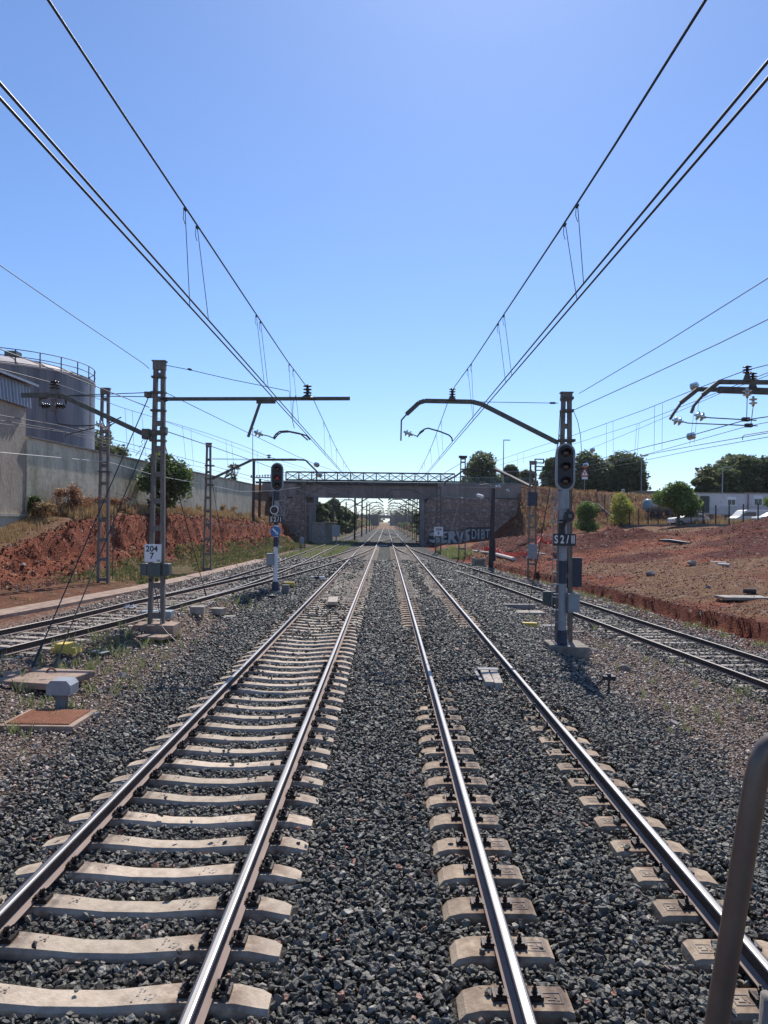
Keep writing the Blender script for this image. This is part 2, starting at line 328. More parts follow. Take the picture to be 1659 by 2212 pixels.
def gz(x, y, rough=True):
    lf_ = ss(-5.2, -8, x)
    if -11 < x < -1 and y < 100:
        dA = abs(x-curve(A_PTS, y)); dB = abs(x-curve(B_PTS, y)) if y > 17 else 9
        lf_ = max(lf_, ss(2.1, 1.35, min(dA, dB)))
    z = -.27+lf_*zl(y)+ss(2.9, 6.2, x)*zr(y)
    if x > 2.4 or x < -2.8: z += .03
    red = dry = fresh = veg = grav = 0.
    foot = lerp(FOOT, y)
    grav = max(ss(-3.7, -5.2, x)*ss(48, 24, y), ss(-8.6, -9.3, x)*ss(90, 60, y), ss(3.9, 5.6, x)*ss(60, 30, y), ss(10.6, 12, x))
    if x < -8.6 and y < 130:
        t = ss(-8.6, foot, x) if False else min(1, (x+8.6)/(foot+8.6))
        z += .38*t
        veg = ss(-9.8, -10.6, x)*(1-ss(foot, foot-1.2, x)) if x > foot-1.2 else 0
        veg *= ss(26, 45, y)*.8+.35
        red = ss(-9.3, -10.6, x)*.9
    if x < foot:
        cx, cz = lerp(CRX, y), lerp(CRZ, y)
        z0 = z
        t = min(1, (foot-x)/(foot-cx))
        n1 = fbm(x, y, .22, 3, 3.)
        tt = min(1, max(0, t+.16*n1))
        prof = .28*ss(0, .38, tt)+.14*tt+.58*ss(.56, .76, tt)
        z = z0+(cz-z0)*prof
        red = 1.; veg = veg if t < .15 else 0
        if rough and t < 1:
            amp = math.sin(PI*min(1, t))**.5
            z += amp*(.62*noise.turbulence(Vector((x*.55, y*.6, z*.6)), 5, True)-.36)
            z += amp*(.26*noise.noise(Vector((x*2.0, y*1.7, 7)))+.20*noise.noise(Vector((x*4.1, y*3.3, 3))))
            z -= amp*.35*ss(.15, .5, noise.noise(Vector((x*.25, y*.22, 8))))*ss(.4, .6, t)
        dry = ss(.80, .98, t)
        if x < cx: z = cz+min(1.6, (cx-x)*(.1 if y < 60 else .1+.35*min(1, (y-60)/30))); dry = 1.
        
    lip = lerp(LIP, y)+.25*fbm(x, y, .5, 3, 9.)
    if x > lip-1.6 and y < 126:
        red = ss(lip-1.6, lip-.6, x)
        z -= .05*red
    if x > lip:
        d = x-lip; lh = lerp(LIPH, y)
        z = z+lh*ss(0, .16, d)
        fz = .118*d
        if fz > 2.6: fz = 2.6+.7*(1-math.exp(-(fz-2.6)/.7))
        fade = ss(140, 105, y)
        z += fz*fade if x < 120 else fz
        if rough: z += ss(0, 1.5, d)*(.16*fbm(x, y, .35, 5, 1.)+.05*noise.noise(Vector((x*2, y*2, 1)))) 
        red = 1; nn = fbm(x, y, .16, 4, 5.)
        dry = max(0, min(1, .20+.95*nn+.32*ss(58, 28, y)+ss(60, 76, y)*.3))
        if d < .34: fresh = .8; dry = 0
        if x > 27+(72-y)*-.1 and y > 66: dry = max(dry, .85)
        for mx, my, rx, ry, h in MOUNDS:
            q = ((x-mx)/rx)**2+((y-my)/ry)**2
            if q < 5:
                e = math.exp(-q*1.15); z += .85*h*e*(1+.35*fbm(x, y, .8, 4, 2.))
                fresh = max(fresh, ss(.20, .45, e+.2*nn)); 
        dry *= 1-fresh
    # road embankment of the bridge
    if (x < -12.8 or x > 7.2) and 84 < y < 150:
        top = 8.15 if x < 20 else 8.15-min(1.6, (x-20)*.06)
        if x < -12.8: top = 8.1
        c = 116.; half = 9.2
        if -16.5 < x < 18.5:
            r = top if 106.6 < y < 125 else -9
        elif y < c: r = top-max(0, c-half-y)/1.45
        else: r = top-max(0, y-c-half)/1.45
        if x > 18.5 and rough: r += .25*fbm(x, y, .4, 4, 4.)
        if x < -16.5 and y < 107: r = min(r, top)
        if r > z:
            z = r; red = 1.; dry = .75 if x > 0 else .9; fresh = 0; veg = 0
        if x > 7.5 and y < 106.6:
            r = -1.15+(x-11.2)*.86-(106-y)*.5
            r = min(r, 6.6-(106-y)*.45)
            if r > z: z = r+(.3*fbm(x, y, .5, 4, 8.) if rough else 0); red = 1; fresh = .35; dry = max(0, .3+.5*fbm(x, y, .4, 3, 2.))
    if x > 5.2 and y > 126: red = .35; dry = .2; veg = .8
    if x < -8.5 and y > 126: red = .35; dry = min(dry, .3); veg = .9
    if x < -60 or x > 60 or y > 300: dry = .7; red = 1; veg = .3
    if rough and red < .5: z += .02*noise.noise(Vector((x*1.7, y*1.7, 0)))
    return z, red, dry, fresh, veg, grav
def gh(x, y): return gz(x, y, False)[0]
def G(px, py, z=None):      # ground point seen at that place of the photograph
    u, v = uv(px, py); Y = 20.
    for _ in range(80):
        zz = z if z is not None else gh(u/FPX*Y, Y)
        Y = .6*Y+.4*max(3., min(150., (CAMZ-zz)*FPX/v if v > 0 else 150))
    return Vector((u/FPX*Y, Y, zz))

xs = [-2500, -1200, -600, -300, -150, -90, -60, -45, -35, -30, -27, -25, -23.5, -22, -21, -20.2]
x = -19.6
while x < -8.6: xs.append(x); x += .2
while x < 8: xs.append(x); x += .4
while x < 14: xs.append(x); x += .13
while x < 26: xs.append(x); x += .26
while x < 50: xs.append(x); x += .6
xs += [55, 62, 75, 95, 130, 200, 320, 600, 1200, 2500]
ys = [-60, -20, -8, -2]
y = 1.
while y < 18: ys.append(y); y += .5
while y < 72: ys.append(y); y += .27
while y < 130: ys.append(y); y += .6
while y < 200: ys.append(y); y += 4
ys += [215, 235, 260, 300, 360, 450, 600, 900, 1400, 2200, 4000]
vs = []; ca = []; cb = []
for yy in ys:
    for xx in xs:
        z, red, dry, fresh, veg, grav = gz(xx, yy)
        vs.append((xx, yy, z)); ca += [red, dry, fresh, 1]; cb += [veg, grav, 0, 1]
nx = len(xs)
fs = [(j*nx+i, j*nx+i+1, (j+1)*nx+i+1, (j+1)*nx+i) for j in range(len(ys)-1) for i in range(nx-1)]
me = bpy.data.meshes.new('ground'); me.from_pydata(vs, [], fs)
a1 = me.color_attributes.new('soil', 'FLOAT_COLOR', 'POINT'); a1.data.foreach_set('color', ca)
a2 = me.color_attributes.new('cover', 'FLOAT_COLOR', 'POINT'); a2.data.foreach_set('color', cb)
gmat = bpy.data.materials.new('ground_soils'); gmat.use_nodes = True
n = gmat.node_tree; L = n.links; b = n.nodes['Principled BSDF']; b.inputs['Roughness'].default_value = .95; b.inputs['Specular IOR Level'].default_value = .2
geo = n.nodes.new('ShaderNodeNewGeometry'); pos = geo.outputs['Position']
def N(t, **k):
    q = n.nodes.new(t)
    for a, v in k.items(): setattr(q, a, v)
    return q
def nz(scale, detail=6, rough=.6):
    t = N('ShaderNodeTexNoise'); t.inputs['Scale'].default_value = scale; t.inputs['Detail'].default_value = detail; t.inputs['Roughness'].default_value = rough
    L.new(pos, t.inputs['Vector']); return t.outputs['Fac']
def ramp(f, stops):
    r = N('ShaderNodeValToRGB'); e = r.color_ramp.elements
    while len(e) < len(stops): e.new(.5)
    for q, (p_, c_) in zip(e, stops): q.position = p_; q.color = (*c_, 1)
    L.new(f, r.inputs[0]); return r.outputs[0]
def vo(scale):
    t = N('ShaderNodeTexVoronoi'); t.inputs['Scale'].default_value = scale; L.new(pos, t.inputs['Vector'])
    s = N('ShaderNodeSeparateColor'); L.new(t.outputs['Color'], s.inputs[0]); return s.outputs[0], t.outputs['Distance']
def mixc(f, a, c):
    m = N('ShaderNodeMix', data_type='RGBA'); L.new(f, m.inputs[0]); L.new(a, m.inputs[6]); L.new(c, m.inputs[7]); return m.outputs[2]
def math_(op, a, c):
    m = N('ShaderNodeMath', operation=op, use_clamp=True)
    for i, q in enumerate((a, c)):
        if isinstance(q, (int, float)): m.inputs[i].default_value = q
        else: L.new(q, m.inputs[i])
    return m.outputs[0]
at = N('ShaderNodeAttribute', attribute_name='soil'); s1 = N('ShaderNodeSeparateColor'); L.new(at.outputs['Color'], s1.inputs[0])
at2 = N('ShaderNodeAttribute', attribute_name='cover'); s2 = N('ShaderNodeSeparateColor'); L.new(at2.outputs['Color'], s2.inputs[0])
vc, vd = vo(15.)
ball = ramp(vc, [(0, (.022, .022, .021)), (.6, (.075, .073, .068)), (1, (.24, .23, .205))])
vc2, vd2 = vo(17.)
grv = ramp(vc2, [(0, (.12, .08, .06)), (.5, (.27, .18, .13)), (1, (.46, .36, .28))])
base = mixc(s2.outputs[1], ball, grv)
redc = ramp(nz(.9, 10, .7), [(.3, (.085, .019, .010)), (.48, (.215, .055, .027)), (.7, (.38, .135, .072))])
dryc = ramp(nz(2.2, 9, .75), [(.3, (.10, .042, .023)), (.5, (.22, .115, .062)), (.7, (.37, .25, .145))])
frs = ramp(nz(1.6, 8, .7), [(.3, (.07, .016, .011)), (.7, (.16, .042, .027))])
vegc = ramp(nz(3., 8, .7), [(.35, (.05, .065, .025)), (.6, (.15, .15, .06)), (.75, (.25, .15, .09))])
brk = nz(1.3, 8, .8)
fdry = math_('MULTIPLY', math_('SUBTRACT', math_('ADD', s1.outputs[1], math_('MULTIPLY', brk, .9)), .42), 1.6)
base = mixc(s1.outputs[0], base, redc)
m1 = math_('MULTIPLY', s1.outputs[0], fdry); m1 = math_('MULTIPLY', m1, math_('MULTIPLY', s1.outputs[1], 3.))
base = mixc(m1, base, dryc)
base = mixc(s1.outputs[2], base, frs)
base = mixc(math_('MULTIPLY', s2.outputs[0], math_('ADD', nz(.8, 6, .8), .15)), base, vegc)
stv, std = vo(7.)
light = N('ShaderNodeMath', operation='GREATER_THAN'); light.inputs[1].default_value = .985; L.new(stv, light.inputs[0])
L.new(mixc(math_('MULTIPLY', light.outputs[0], .5), base, ramp(stv, [(0, (.45, .38, .33)), (1, (.5, .42, .36))])), b.inputs['Base Color'])
h = math_('ADD', math_('MULTIPLY', nz(4., 8, .75), .8), math_('MULTIPLY', vd, .25))
bp = N('ShaderNodeBump'); bp.inputs['Distance'].default_value = .26; bp.inputs['Strength'].default_value = 1.; L.new(h, bp.inputs['Height']); L.new(bp.outputs[0], b.inputs['Normal'])
me.materials.append(gmat); me.polygons.foreach_set('use_smooth', [True]*len(fs))
ground = link(bpy.data.objects.new('ground', me)); ground['kind'] = 'structure'

# ---------------------------------------------------------------- tracks
PROF = [(-.07, -.159), (.07, -.159), (.07, -.146), (.012, -.125), (.012, -.045), (.035, -.035), (.036, -.008), (.028, -.001), (.015, .002), (-.015, .002), (-.028, -.001), (-.036, -.008), (-.035, -.035), (-.012, -.045), (-.012, -.125), (-.07, -.146)]
PM = [0, 0, 2, 0, 0, 0, 1, 1, 1, 1, 1, 0, 0, 0, 2, 0]
def rail(ctr, off, zf, y0, y1, parent, step=2., top='railtop', zoff=0.):
    m = MB(); k = len(PROF); cnt = max(2, int((y1-y0)/step)+1)
    for i in range(cnt):
        y = y0+(y1-y0)*i/(cnt-1); x = ctr(y); dx = (ctr(y+.2)-ctr(y-.2))/.4; L_ = math.hypot(1, dx); nxv, nyv = 1/L_, -dx/L_
        for a, c in PROF: m.v.append((x+(off+a)*nxv, y+(off+a)*nyv, zf(y)+c+zoff))
    for i in range(cnt-1):
        for q in range(k):
            m.f.append((i*k+q, i*k+(q+1) % k, (i+1)*k+(q+1) % k, (i+1)*k+q)); m.mi.append(PM[q])
    m.f.append(tuple(range(k-1, -1, -1))); m.f.append(tuple((cnt-1)*k+q for q in range(k))); m.mi += [0, 0]
    return m.build('rail', [M['railside'], M[top], M['railfoot']], parent)
def mono_mesh():     # prestressed one-piece concrete sleeper, dipped in the middle
    m = MB(); st = [(-1.3, -.225, .09), (-1.24, -.205, .11), (-1.08, -.172, .118), (-.70, -.168, .12), (-.48, -.185, .11), (-.2, -.212, .10), (.2, -.212, .10), (.48, -.185, .11), (.70, -.168, .12), (1.08, -.172, .118), (1.24, -.205, .11), (1.3, -.225, .09)]
    k = 6
    for x, t, hw in st:
        m.v += [(x, -hw-.025, -.40), (x, -hw-.012, t-.03), (x, -hw+.012, t), (x, hw-.012, t), (x, hw+.012, t-.03), (x, hw+.025, -.40)]
    for i in range(len(st)-1):
        for q in range(k-1): m.f.append((i*k+q, (i+1)*k+q, (i+1)*k+q+1, i*k+q+1)); m.mi.append(0)
    m.f += [tuple(range(k)), tuple((len(st)-1)*k+q for q in range(k-1, -1, -1))]; m.mi += [0, 0]
    m.cm = 1
    rr = random.Random(2)
    for xx in (-.52, .42, .50):
        for q in range(7):
            m.box((xx+rr.uniform(-.05, .05), rr.uniform(-.07, .07), -.182 if abs(xx) > .45 else -.189), (rr.uniform(.004, .03), rr.uniform(.004, .03), .004))
    return m.mesh('sleeper', [M['conc_slp'], M['old_slp']])
def twin_mesh():     # two concrete blocks joined by a steel tie buried in the ballast
    m = MB()
    for s in (-1, 1):
        c = s*.885; st = [(-.38, -.26, .12), (-.37, -.19, .135), (-.33, -.172, .145), (.10, -.168, .148), (.24, -.172, .146), (.34, -.20, .14), (.385, -.25, .13)]
        k = 6; base = len(m.v)
        for x, t, hw in st:
            xx = c+s*x
            m.v += [(xx, -hw-.02, -.42), (xx, -hw-.008, t-.03), (xx, -hw+.015, t), (xx, hw-.015, t), (xx, hw+.008, t-.03), (xx, hw+.02, -.42)]
        for i in range(len(st)-1):
            for q in range(k-1): m.f.append((base+i*k+q, base+(i+1)*k+q, base+(i+1)*k+q+1, base+i*k+q+1)); m.mi.append(0)
        m.f += [tuple(base+q for q in range(k)), tuple(base+(len(st)-1)*k+q for q in range(k-1, -1, -1))]; m.mi += [0, 0]
        m.cm = 1      # cast recess with raised marks
        xx = c-s*.25
        for ex, ey, sx, sy in ((0, .055, .13, .008), (0, -.055, .13, .008), (.06, 0, .008, .1), (-.06, 0, .008, .1), (-.03, .015, .03, .012), (.02, .02, .012, .04), (-.01, -.02, .05, .01), (.035, -.015, .014, .03)):
            m.box((xx+ex, ey, -.1695), (sx, sy, .006))
        m.cm = 0
    m.bar((-.55, 0, -.33), (.55, 0, -.33), .06, .06)
    return m.mesh('sleeper', [M['conc_blk'], M['old_slp']])
def clip_mesh_a():   # sprung loops beside the rail foot
    m = MB()
    m.box((0, 0, -.150), (.13, .15, .035)); m.lathe((.005, 0, -.14), (0, 0, 1), [(0, .028), (.05, .028), (.055, .016), (.085, .014)], 7)
    for s in (-1, 1):
        m.tube([(.05+.0*i, 0, 0) if False else (math.cos(t)*.045, s*.055+math.sin(t)*.038, -.105+.018*math.sin(t*2)) for t in [i*PI/5 for i in range(11)]], .010, 5)
    m.bar((-.055, -.085, -.125), (-.055, .085, -.125), .02, .03)
    m.v = [(x*.88, y*.86, -.16+(z+.16)*.86) for x, y, z in m.v]
    return m.mesh('rail_clip', M['clip'])
def clip_mesh_b():   # plate clip with a bolt
    m = MB()
    m.box((0, 0, -.152), (.12, .10, .030)); m.bar((-.045, 0, -.135), (.04, 0, -.128), .085, .014, up=(0, 0, 1))
    m.lathe((0, 0, -.128), (0, 0, 1), [(0, .026), (.012, .026), (.013, .019), (.045, .019), (.046, .011), (.075, .011)], 7)
    m.box((.05, 0, -.14), (.02, .13, .03))
    m.v = [(x*.88, y*.86, -.16+(z+.16)*.86) for x, y, z in m.v]
    return m.mesh('rail_clip', M['clip'])
def old_mesh():
    m = MB(); m.box((0, 0, -.26), (2.55, .23, .20)); return m.mesh('sleeper', M['old_slp'])
MONO, TWIN, CLA, CLB, OLD = mono_mesh(), twin_mesh(), clip_mesh_a(), clip_mesh_b(), old_mesh()
def child(name, me, parent, loc=(0, 0, 0), rz=0.):
    o = bpy.data.objects.new(name, me); o.location = loc; o.rotation_euler = (0, 0, rz); return link(o, parent)
SLEEP = []    # places where no ballast stone may lie
def merged(me, places, name, parent):
    m = MB()
    for x, y, z, a in places:
        ca_, sa = math.cos(a), math.sin(a); k = len(m.v)
        for v in me.vertices: m.v.append((x+v.co.x*ca_-v.co.y*sa, y+v.co.x*sa+v.co.y*ca_, z+v.co.z))
        for p in me.polygons: m.f.append(tuple(k+i for i in p.vertices)); m.mi.append(p.material_index)
    o = m.build(name, [q for q in me.materials], parent); o['kind'] = 'stuff'; return o
def track(label, ctr, zf, y0, y1, sl, group=None, top='railtop', y_s=None, clips=None, nclip=26, mats=None, zoff=0.):
    t = thing('railway_track', label, 'railway track', (ctr(y0), y0, zf(y0)))
    for s in (-1, 1): rail(ctr, s*.87, zf, y0, y1, t, top=top, zoff=zoff)
    n_ = 0; rest = []
    ya, yb = y_s or (y0, y1)
    y = 5.02-.6*math.ceil((5.02-ya)/.6) if ya < 5.02 else ya
    while y < yb:
        me = sl(y)
        if me is not None:
            jx, jy, ja = random.uniform(-.012, .012), random.uniform(-.012, .012), random.uniform(-.006, .006)
            a = -math.atan((ctr(y+.3)-ctr(y-.3))/.6)
            if me is OLD: jx, jy, ja = random.uniform(-.06, .06), random.uniform(-.03, .03), random.uniform(-.02, .02)
            x, z = ctr(y), zf(y)+zoff+(random.uniform(-.012, .004) if me is OLD else 0)
            if n_ < 100:
                o = child('sleeper', me, t, Vector((x+jx, y+jy, z))-t.location, a+ja)
                if clips and n_ < nclip:
                    for s in (-1, 1):
                        for q in (-1, 1): child('rail_clip', clips, o, (s*.87+q*.115, 0, 0), 0 if q > 0 else PI)
            else: rest.append((x, y, z, a))
            SLEEP.append((x, y, me, a)); n_ += 1
        y += .6
    if rest: merged(rest and sl(rest[0][1]), rest, 'far_sleepers', t)
    return t
def lslp(y): return MONO
def rslp(y): return TWIN if y < 32 else MONO
z0f = lambda y: 0.
track('nearer main track with pale one-piece concrete sleepers left of the middle', lambda y: LX, z0f, 1.0, 480, lslp, clips=CLA, y_s=(2., 95))
track('right main track on twin concrete blocks with dark bolted clips', lambda y: RX, z0f, 1.0, 480, rslp, clips=CLB, y_s=(2., 98))
ac = lambda y: curve(A_PTS, y); bc = lambda y: curve(B_PTS, y); cc = lambda y: curve(C_PTS, y)
oldp = lambda y: OLD if (int(y*1.7) % 7) != 3 else None
track('left siding that runs along the foot of the red bank and under the bridge', ac, zl, 6, 240, oldp, top='railtop2', y_s=(8., 110))
def bz(y): return zl(y)*1.0
track('connecting track that leaves the left siding and joins the left main track', bc, bz, 24, 97, lambda y: OLD if y > 37 else None, top='railtop2', zoff=-.006)
track('right siding beside the cut red soil with rusty sides and worn top', cc, zr, 4, 100, oldp, top='railtop2', y_s=(6., 90))
D1 = lambda y: curve([(108, LX), (118, -1.6), (130, -.6), (148, 1.1), (160, RX)], y)
D2 = lambda y: curve([(160, RX), (175, 1.3), (195, -.6), (215, -1.8), (225, LX)], y)
track('crossover between the two main tracks just beyond the bridge', D1, z0f, 108, 160, lambda y: OLD, zoff=-.005, y_s=(112, 156))
track('farther crossover slanting back to the left main track', D2, z0f, 160, 225, lambda y: None, zoff=-.005)

# ---------------------------------------------------------------- ballast stones
stone_col = bpy.data.collections.new('stone_kinds')
def stone_mat(name, stops, spec=.5, rough=.62):
    m = bpy.data.materials.new(name); m.use_nodes = True; n = m.node_tree; L = n.links; b = n.nodes['Principled BSDF']
    b.inputs['Roughness'].default_value = rough; b.inputs['Specular IOR Level'].default_value = spec
    oi = n.nodes.new('ShaderNodeObjectInfo'); r = n.nodes.new('ShaderNodeValToRGB'); e = r.color_ramp.elements
    while len(e) < len(stops): e.new(.5)
    for q, (p_, c_) in zip(e, stops): q.position = p_; q.color = (*c_, 1)
    L.new(oi.outputs['Random'], r.inputs[0])
    tc = n.nodes.new('ShaderNodeTexCoord'); t = n.nodes.new('ShaderNodeTexNoise'); t.inputs['Scale'].default_value = 2.2; t.inputs['Detail'].default_value = 7
    L.new(tc.outputs['Object'], t.inputs['Vector']); mr = n.nodes.new('ShaderNodeMapRange'); mr.inputs[3].default_value = .72; mr.inputs[4].default_value = 1.35
    L.new(t.outputs['Fac'], mr.inputs[0]); mu = n.nodes.new('ShaderNodeMix'); mu.data_type = 'RGBA'; mu.blend_type = 'MULTIPLY'; mu.inputs[0].default_value = 1
    L.new(r.outputs[0], mu.inputs[6]); L.new(mr.outputs[0], mu.inputs[7]); L.new(mu.outputs[2], b.inputs['Base Color'])
    bp = n.nodes.new('ShaderNodeBump'); bp.inputs['Distance'].default_value = .08; bp.inputs['Strength'].default_value = .5; L.new(t.outputs['Fac'], bp.inputs['Height']); L.new(bp.outputs[0], b.inputs['Normal'])
    return m
SM = stone_mat('ballast_stone', [(0, (.034, .031, .026)), (.5, (.092, .085, .070)), (.85, (.175, .163, .134)), (.95, (.27, .25, .205)), (.97, (.40, .36, .30)), (.985, (.24, .15, .11)), (1, (.34, .15, .10))])
SG = stone_mat('gravel_stone', [(0, (.08, .062, .050)), (.25, (.20, .15, .115)), (.6, (.36, .275, .215)), (.88, (.50, .40, .32)), (1, (.68, .58, .48))])
import bmesh
def stone_objs(matl, col, nvar, seed):
    rnd = random.Random(seed)
    for i in range(nvar):
        bm = bmesh.new(); ax = (rnd.uniform(.75, 1.25), rnd.uniform(.6, 1.0), rnd.uniform(.45, .8))
        for _ in range(13):
            v = Vector((rnd.gauss(0, 1), rnd.gauss(0, 1), rnd.gauss(0, 1))).normalized()
            bm.verts.new((v.x*ax[0]*.5, v.y*ax[1]*.5, v.z*ax[2]*.5))
        bmesh.ops.convex_hull(bm, input=bm.verts)
        bmesh.ops.dissolve_limit(bm, angle_limit=.28, verts=bm.verts, edges=bm.edges)
        bmesh.ops.bevel(bm, geom=list(bm.edges), offset=.022, segments=1, affect='EDGES', clamp_overlap=True)
        bmesh.ops.delete(bm, geom=[v for v in bm.verts if not v.link_faces], context='VERTS')
        me = bpy.data.meshes.new('stone'); bm.to_mesh(me); bm.free(); me.materials.append(matl)
        col.objects.link(bpy.data.objects.new('stone', me))
gravel_col = bpy.data.collections.new('gravel_kinds')
stone_objs(SM, stone_col, 14, 3); stone_objs(SG, gravel_col, 10, 9)
def scatter(name, pts, col, matl, label=None):
    me = bpy.data.meshes.new(name); me.from_pydata([p[:3] for p in pts], [], [])
    a = me.attributes.new('sz', 'FLOAT', 'POINT'); a.data.foreach_set('value', [p[3] for p in pts])
    r = me.attributes.new('rot', 'FLOAT_VECTOR', 'POINT'); rr = []
    for p in pts: rr += [random.uniform(-.9, .9), random.uniform(-.9, .9), random.uniform(0, 6.3)]
    r.data.foreach_set('vector', rr)
    o = link(bpy.data.objects.new(name, me)); o['kind'] = 'stuff'
    if label: o['label'] = label; o['category'] = 'ballast'
    t = bpy.data.node_groups.new(name+'_nodes', 'GeometryNodeTree')
    t.interface.new_socket('Geometry', in_out='INPUT', socket_type='NodeSocketGeometry'); t.interface.new_socket('Geometry', in_out='OUTPUT', socket_type='NodeSocketGeometry')
    gi, go = t.nodes.new('NodeGroupInput'), t.nodes.new('NodeGroupOutput'); ip = t.nodes.new('GeometryNodeInstanceOnPoints')
    ci = t.nodes.new('GeometryNodeCollectionInfo'); ci.inputs['Collection'].default_value = col; ci.inputs['Separate Children'].default_value = True; ci.inputs['Reset Children'].default_value = True
    na = t.nodes.new('GeometryNodeInputNamedAttribute'); na.data_type = 'FLOAT'; na.inputs['Name'].default_value = 'sz'
    nr = t.nodes.new('GeometryNodeInputNamedAttribute'); nr.data_type = 'FLOAT_VECTOR'; nr.inputs['Name'].default_value = 'rot'
    l = t.links; l.new(gi.outputs[0], ip.inputs['Points']); l.new(ci.outputs[0], ip.inputs['Instance']); ip.inputs['Pick Instance'].default_value = True
    l.new(na.outputs[0], ip.inputs['Scale']); l.new(nr.outputs[0], ip.inputs['Rotation']); l.new(ip.outputs[0], go.inputs[0])
    md = o.modifiers.new('scatter', 'NODES'); md.node_group = t
    return o
import collections
grid = collections.defaultdict(list)
for s in SLEEP: grid[int(s[1])].append(s)
def on_sleeper(x, y, mrg):
    for k in (int(y)-1, int(y), int(y)+1):
        for sx, sy, me, a in grid[k]:
            dx, dy = x-sx, y-sy
            if me is MONO:
                if abs(dx) < 1.31+mrg and abs(dy) < .125+mrg: return 1
            elif me is TWIN:
                if abs(abs(dx)-.885) < .39+mrg and abs(dy) < .155+mrg: return 2
            elif abs(dx) < 1.25+mrg and abs(dx*math.sin(a)*-1+dy) < .12+mrg: return 3
    return 0
def near_rail(x, y):
    for c in (LX, RX):
        if abs(abs(x-c)-.87) < .085: return True
    for f, ya, yb in ((ac, 6, 200), (bc, 24, 97), (cc, 4, 100)):
        if ya < y < yb and abs(abs(x-f(y))-.87) < .09: return True
    return False
balls, gravs = [], []
rnd = random.Random(5)
y = 3.4
while y < 62:
    s = .045 if y < 8 else .045+(y-8)*.0021
    s = min(s, .15)
    hw = .53*y+1.2
    x = -hw
    while x < hw:
        px_, py_ = x+rnd.uniform(-.5, .5)*s, y+rnd.uniform(-.5, .5)*s
        x += s
        lip = lerp(LIP, py_)
        if px_ < -9.4 or px_ > lip-.1: continue
        gl, gr = lerp([(8, -3.9), (14, -4.2), (24, -4.9), (40, -7.6), (70, -8.2)], py_), lerp([(6, 5.3), (9, 4.8), (13.5, 4.8), (17, 4.5), (22, 5.1), (40, 5.8), (60, 9)], py_)
        wob = .5*noise.noise(Vector((px_*.8, py_*.8, 2)))+rnd.gauss(0, .35)
        isg = px_+wob < gl or px_+wob > gr
        if isg and px_ > 3 and abs(px_-cc(py_)) < 1.6 and rnd.random() < .7: isg = False
        k = on_sleeper(px_, py_, .35*s)
        if near_rail(px_, py_): continue
        zz = gh(px_, py_)
        lift = 0.
        dl, dr = abs(px_-LX), abs(px_-RX)
        if dl > 1.4 and dr > 1.4: lift = .035
        if dr < 1.5: 
            lift = lerp([(9, 0.02), (13, .06), (21, .06), (24, 0)], py_)
            if dr < .42: lift += .03*(1-dr/.42)+.02
        if abs(dl) < 1.4 and 19.5 < py_ < 30 and rnd.random() < .13*ss(19.5, 21, py_)*(1 if noise.noise(Vector((px_*1.3, py_*.7, 5))) > -.05 else .25): lift = .08; k = 0
        if k == 2 and 11.5 < py_ < 22.5 and rnd.random() < (.8*ss(11.5, 13.5, py_) if px_ > RX+.3 else .7*ss(12, 15, py_)): k = 0; lift += .035
        if k == 3 and rnd.random() < .45: k = 0; lift = .04
        if k: 
            if rnd.random() > .016: continue
            lift = .085
        if isg and rnd.random() < .42: continue
        sz = s*(1.13 if y < 10 else 1)*(rnd.uniform(1.0, 1.65) if rnd.random() < .82 else rnd.uniform(1.65, 2.1))*(1. if not isg else rnd.uniform(.45, .9))
        if rnd.random() < .03: sz *= 1.3
        (gravs if isg else balls).append((px_, py_, zz+lift+rnd.uniform(-.015, .03)+sz*.15, sz))
        if y < 22 and not isg and rnd.random() < .5: balls.append((px_+s*.5, py_+s*.4, zz+lift-.02+rnd.uniform(-.01, .02), sz*.8)) if not on_sleeper(px_+s*.5, py_+s*.4, .3*s) else None
    y += s*.92
scatter('ballast', balls, stone_col, SM, 'dark grey crushed stone ballast between and beside the tracks')
scatter('gravel', gravs, gravel_col, SG, 'paler brownish gravel and dirt at the sides of the tracks')

CM = stone_mat('earth_clods', [(0, (.07, .02, .012)), (.35, (.16, .052, .030)), (.7, (.25, .11, .065)), (.9, (.35, .22, .14)), (.97, (.45, .36, .28)), (1, (.55, .48, .40))], .2, .95)
clod_col = bpy.data.collections.new('clod_kinds'); stone_objs(CM, clod_col, 8, 21)
cl = []; rnd = random.Random(77)
for _ in range(46000):
    if rnd.random() < .60:
        y_ = 17+60*rnd.random()**1.1; x_ = lerp(LIP, y_)+.1+rnd.random()**1.3*min(30, .56*y_-8+14)
        if x_ > .56*y_+3: continue
    else:
        y_ = 26+66*rnd.random()**1.4; x_ = lerp(FOOT, y_)+.9-rnd.random()*(lerp(FOOT, y_)-lerp(CRX, y_)+.6)
    if noise.noise(Vector((x_*.45, y_*.3, 3))) < -.15 and rnd.random() < .6: continue
    sz = .02+.0011*y_+rnd.expovariate(50 if x_ > 0 else 30)
    cl.append((x_, y_, gz(x_, y_)[0]+sz*.06, min(.26, sz)))
scatter('loose_earth', cl, clod_col, CM, 'loose red and brown clods and stones scattered over the earth slopes')
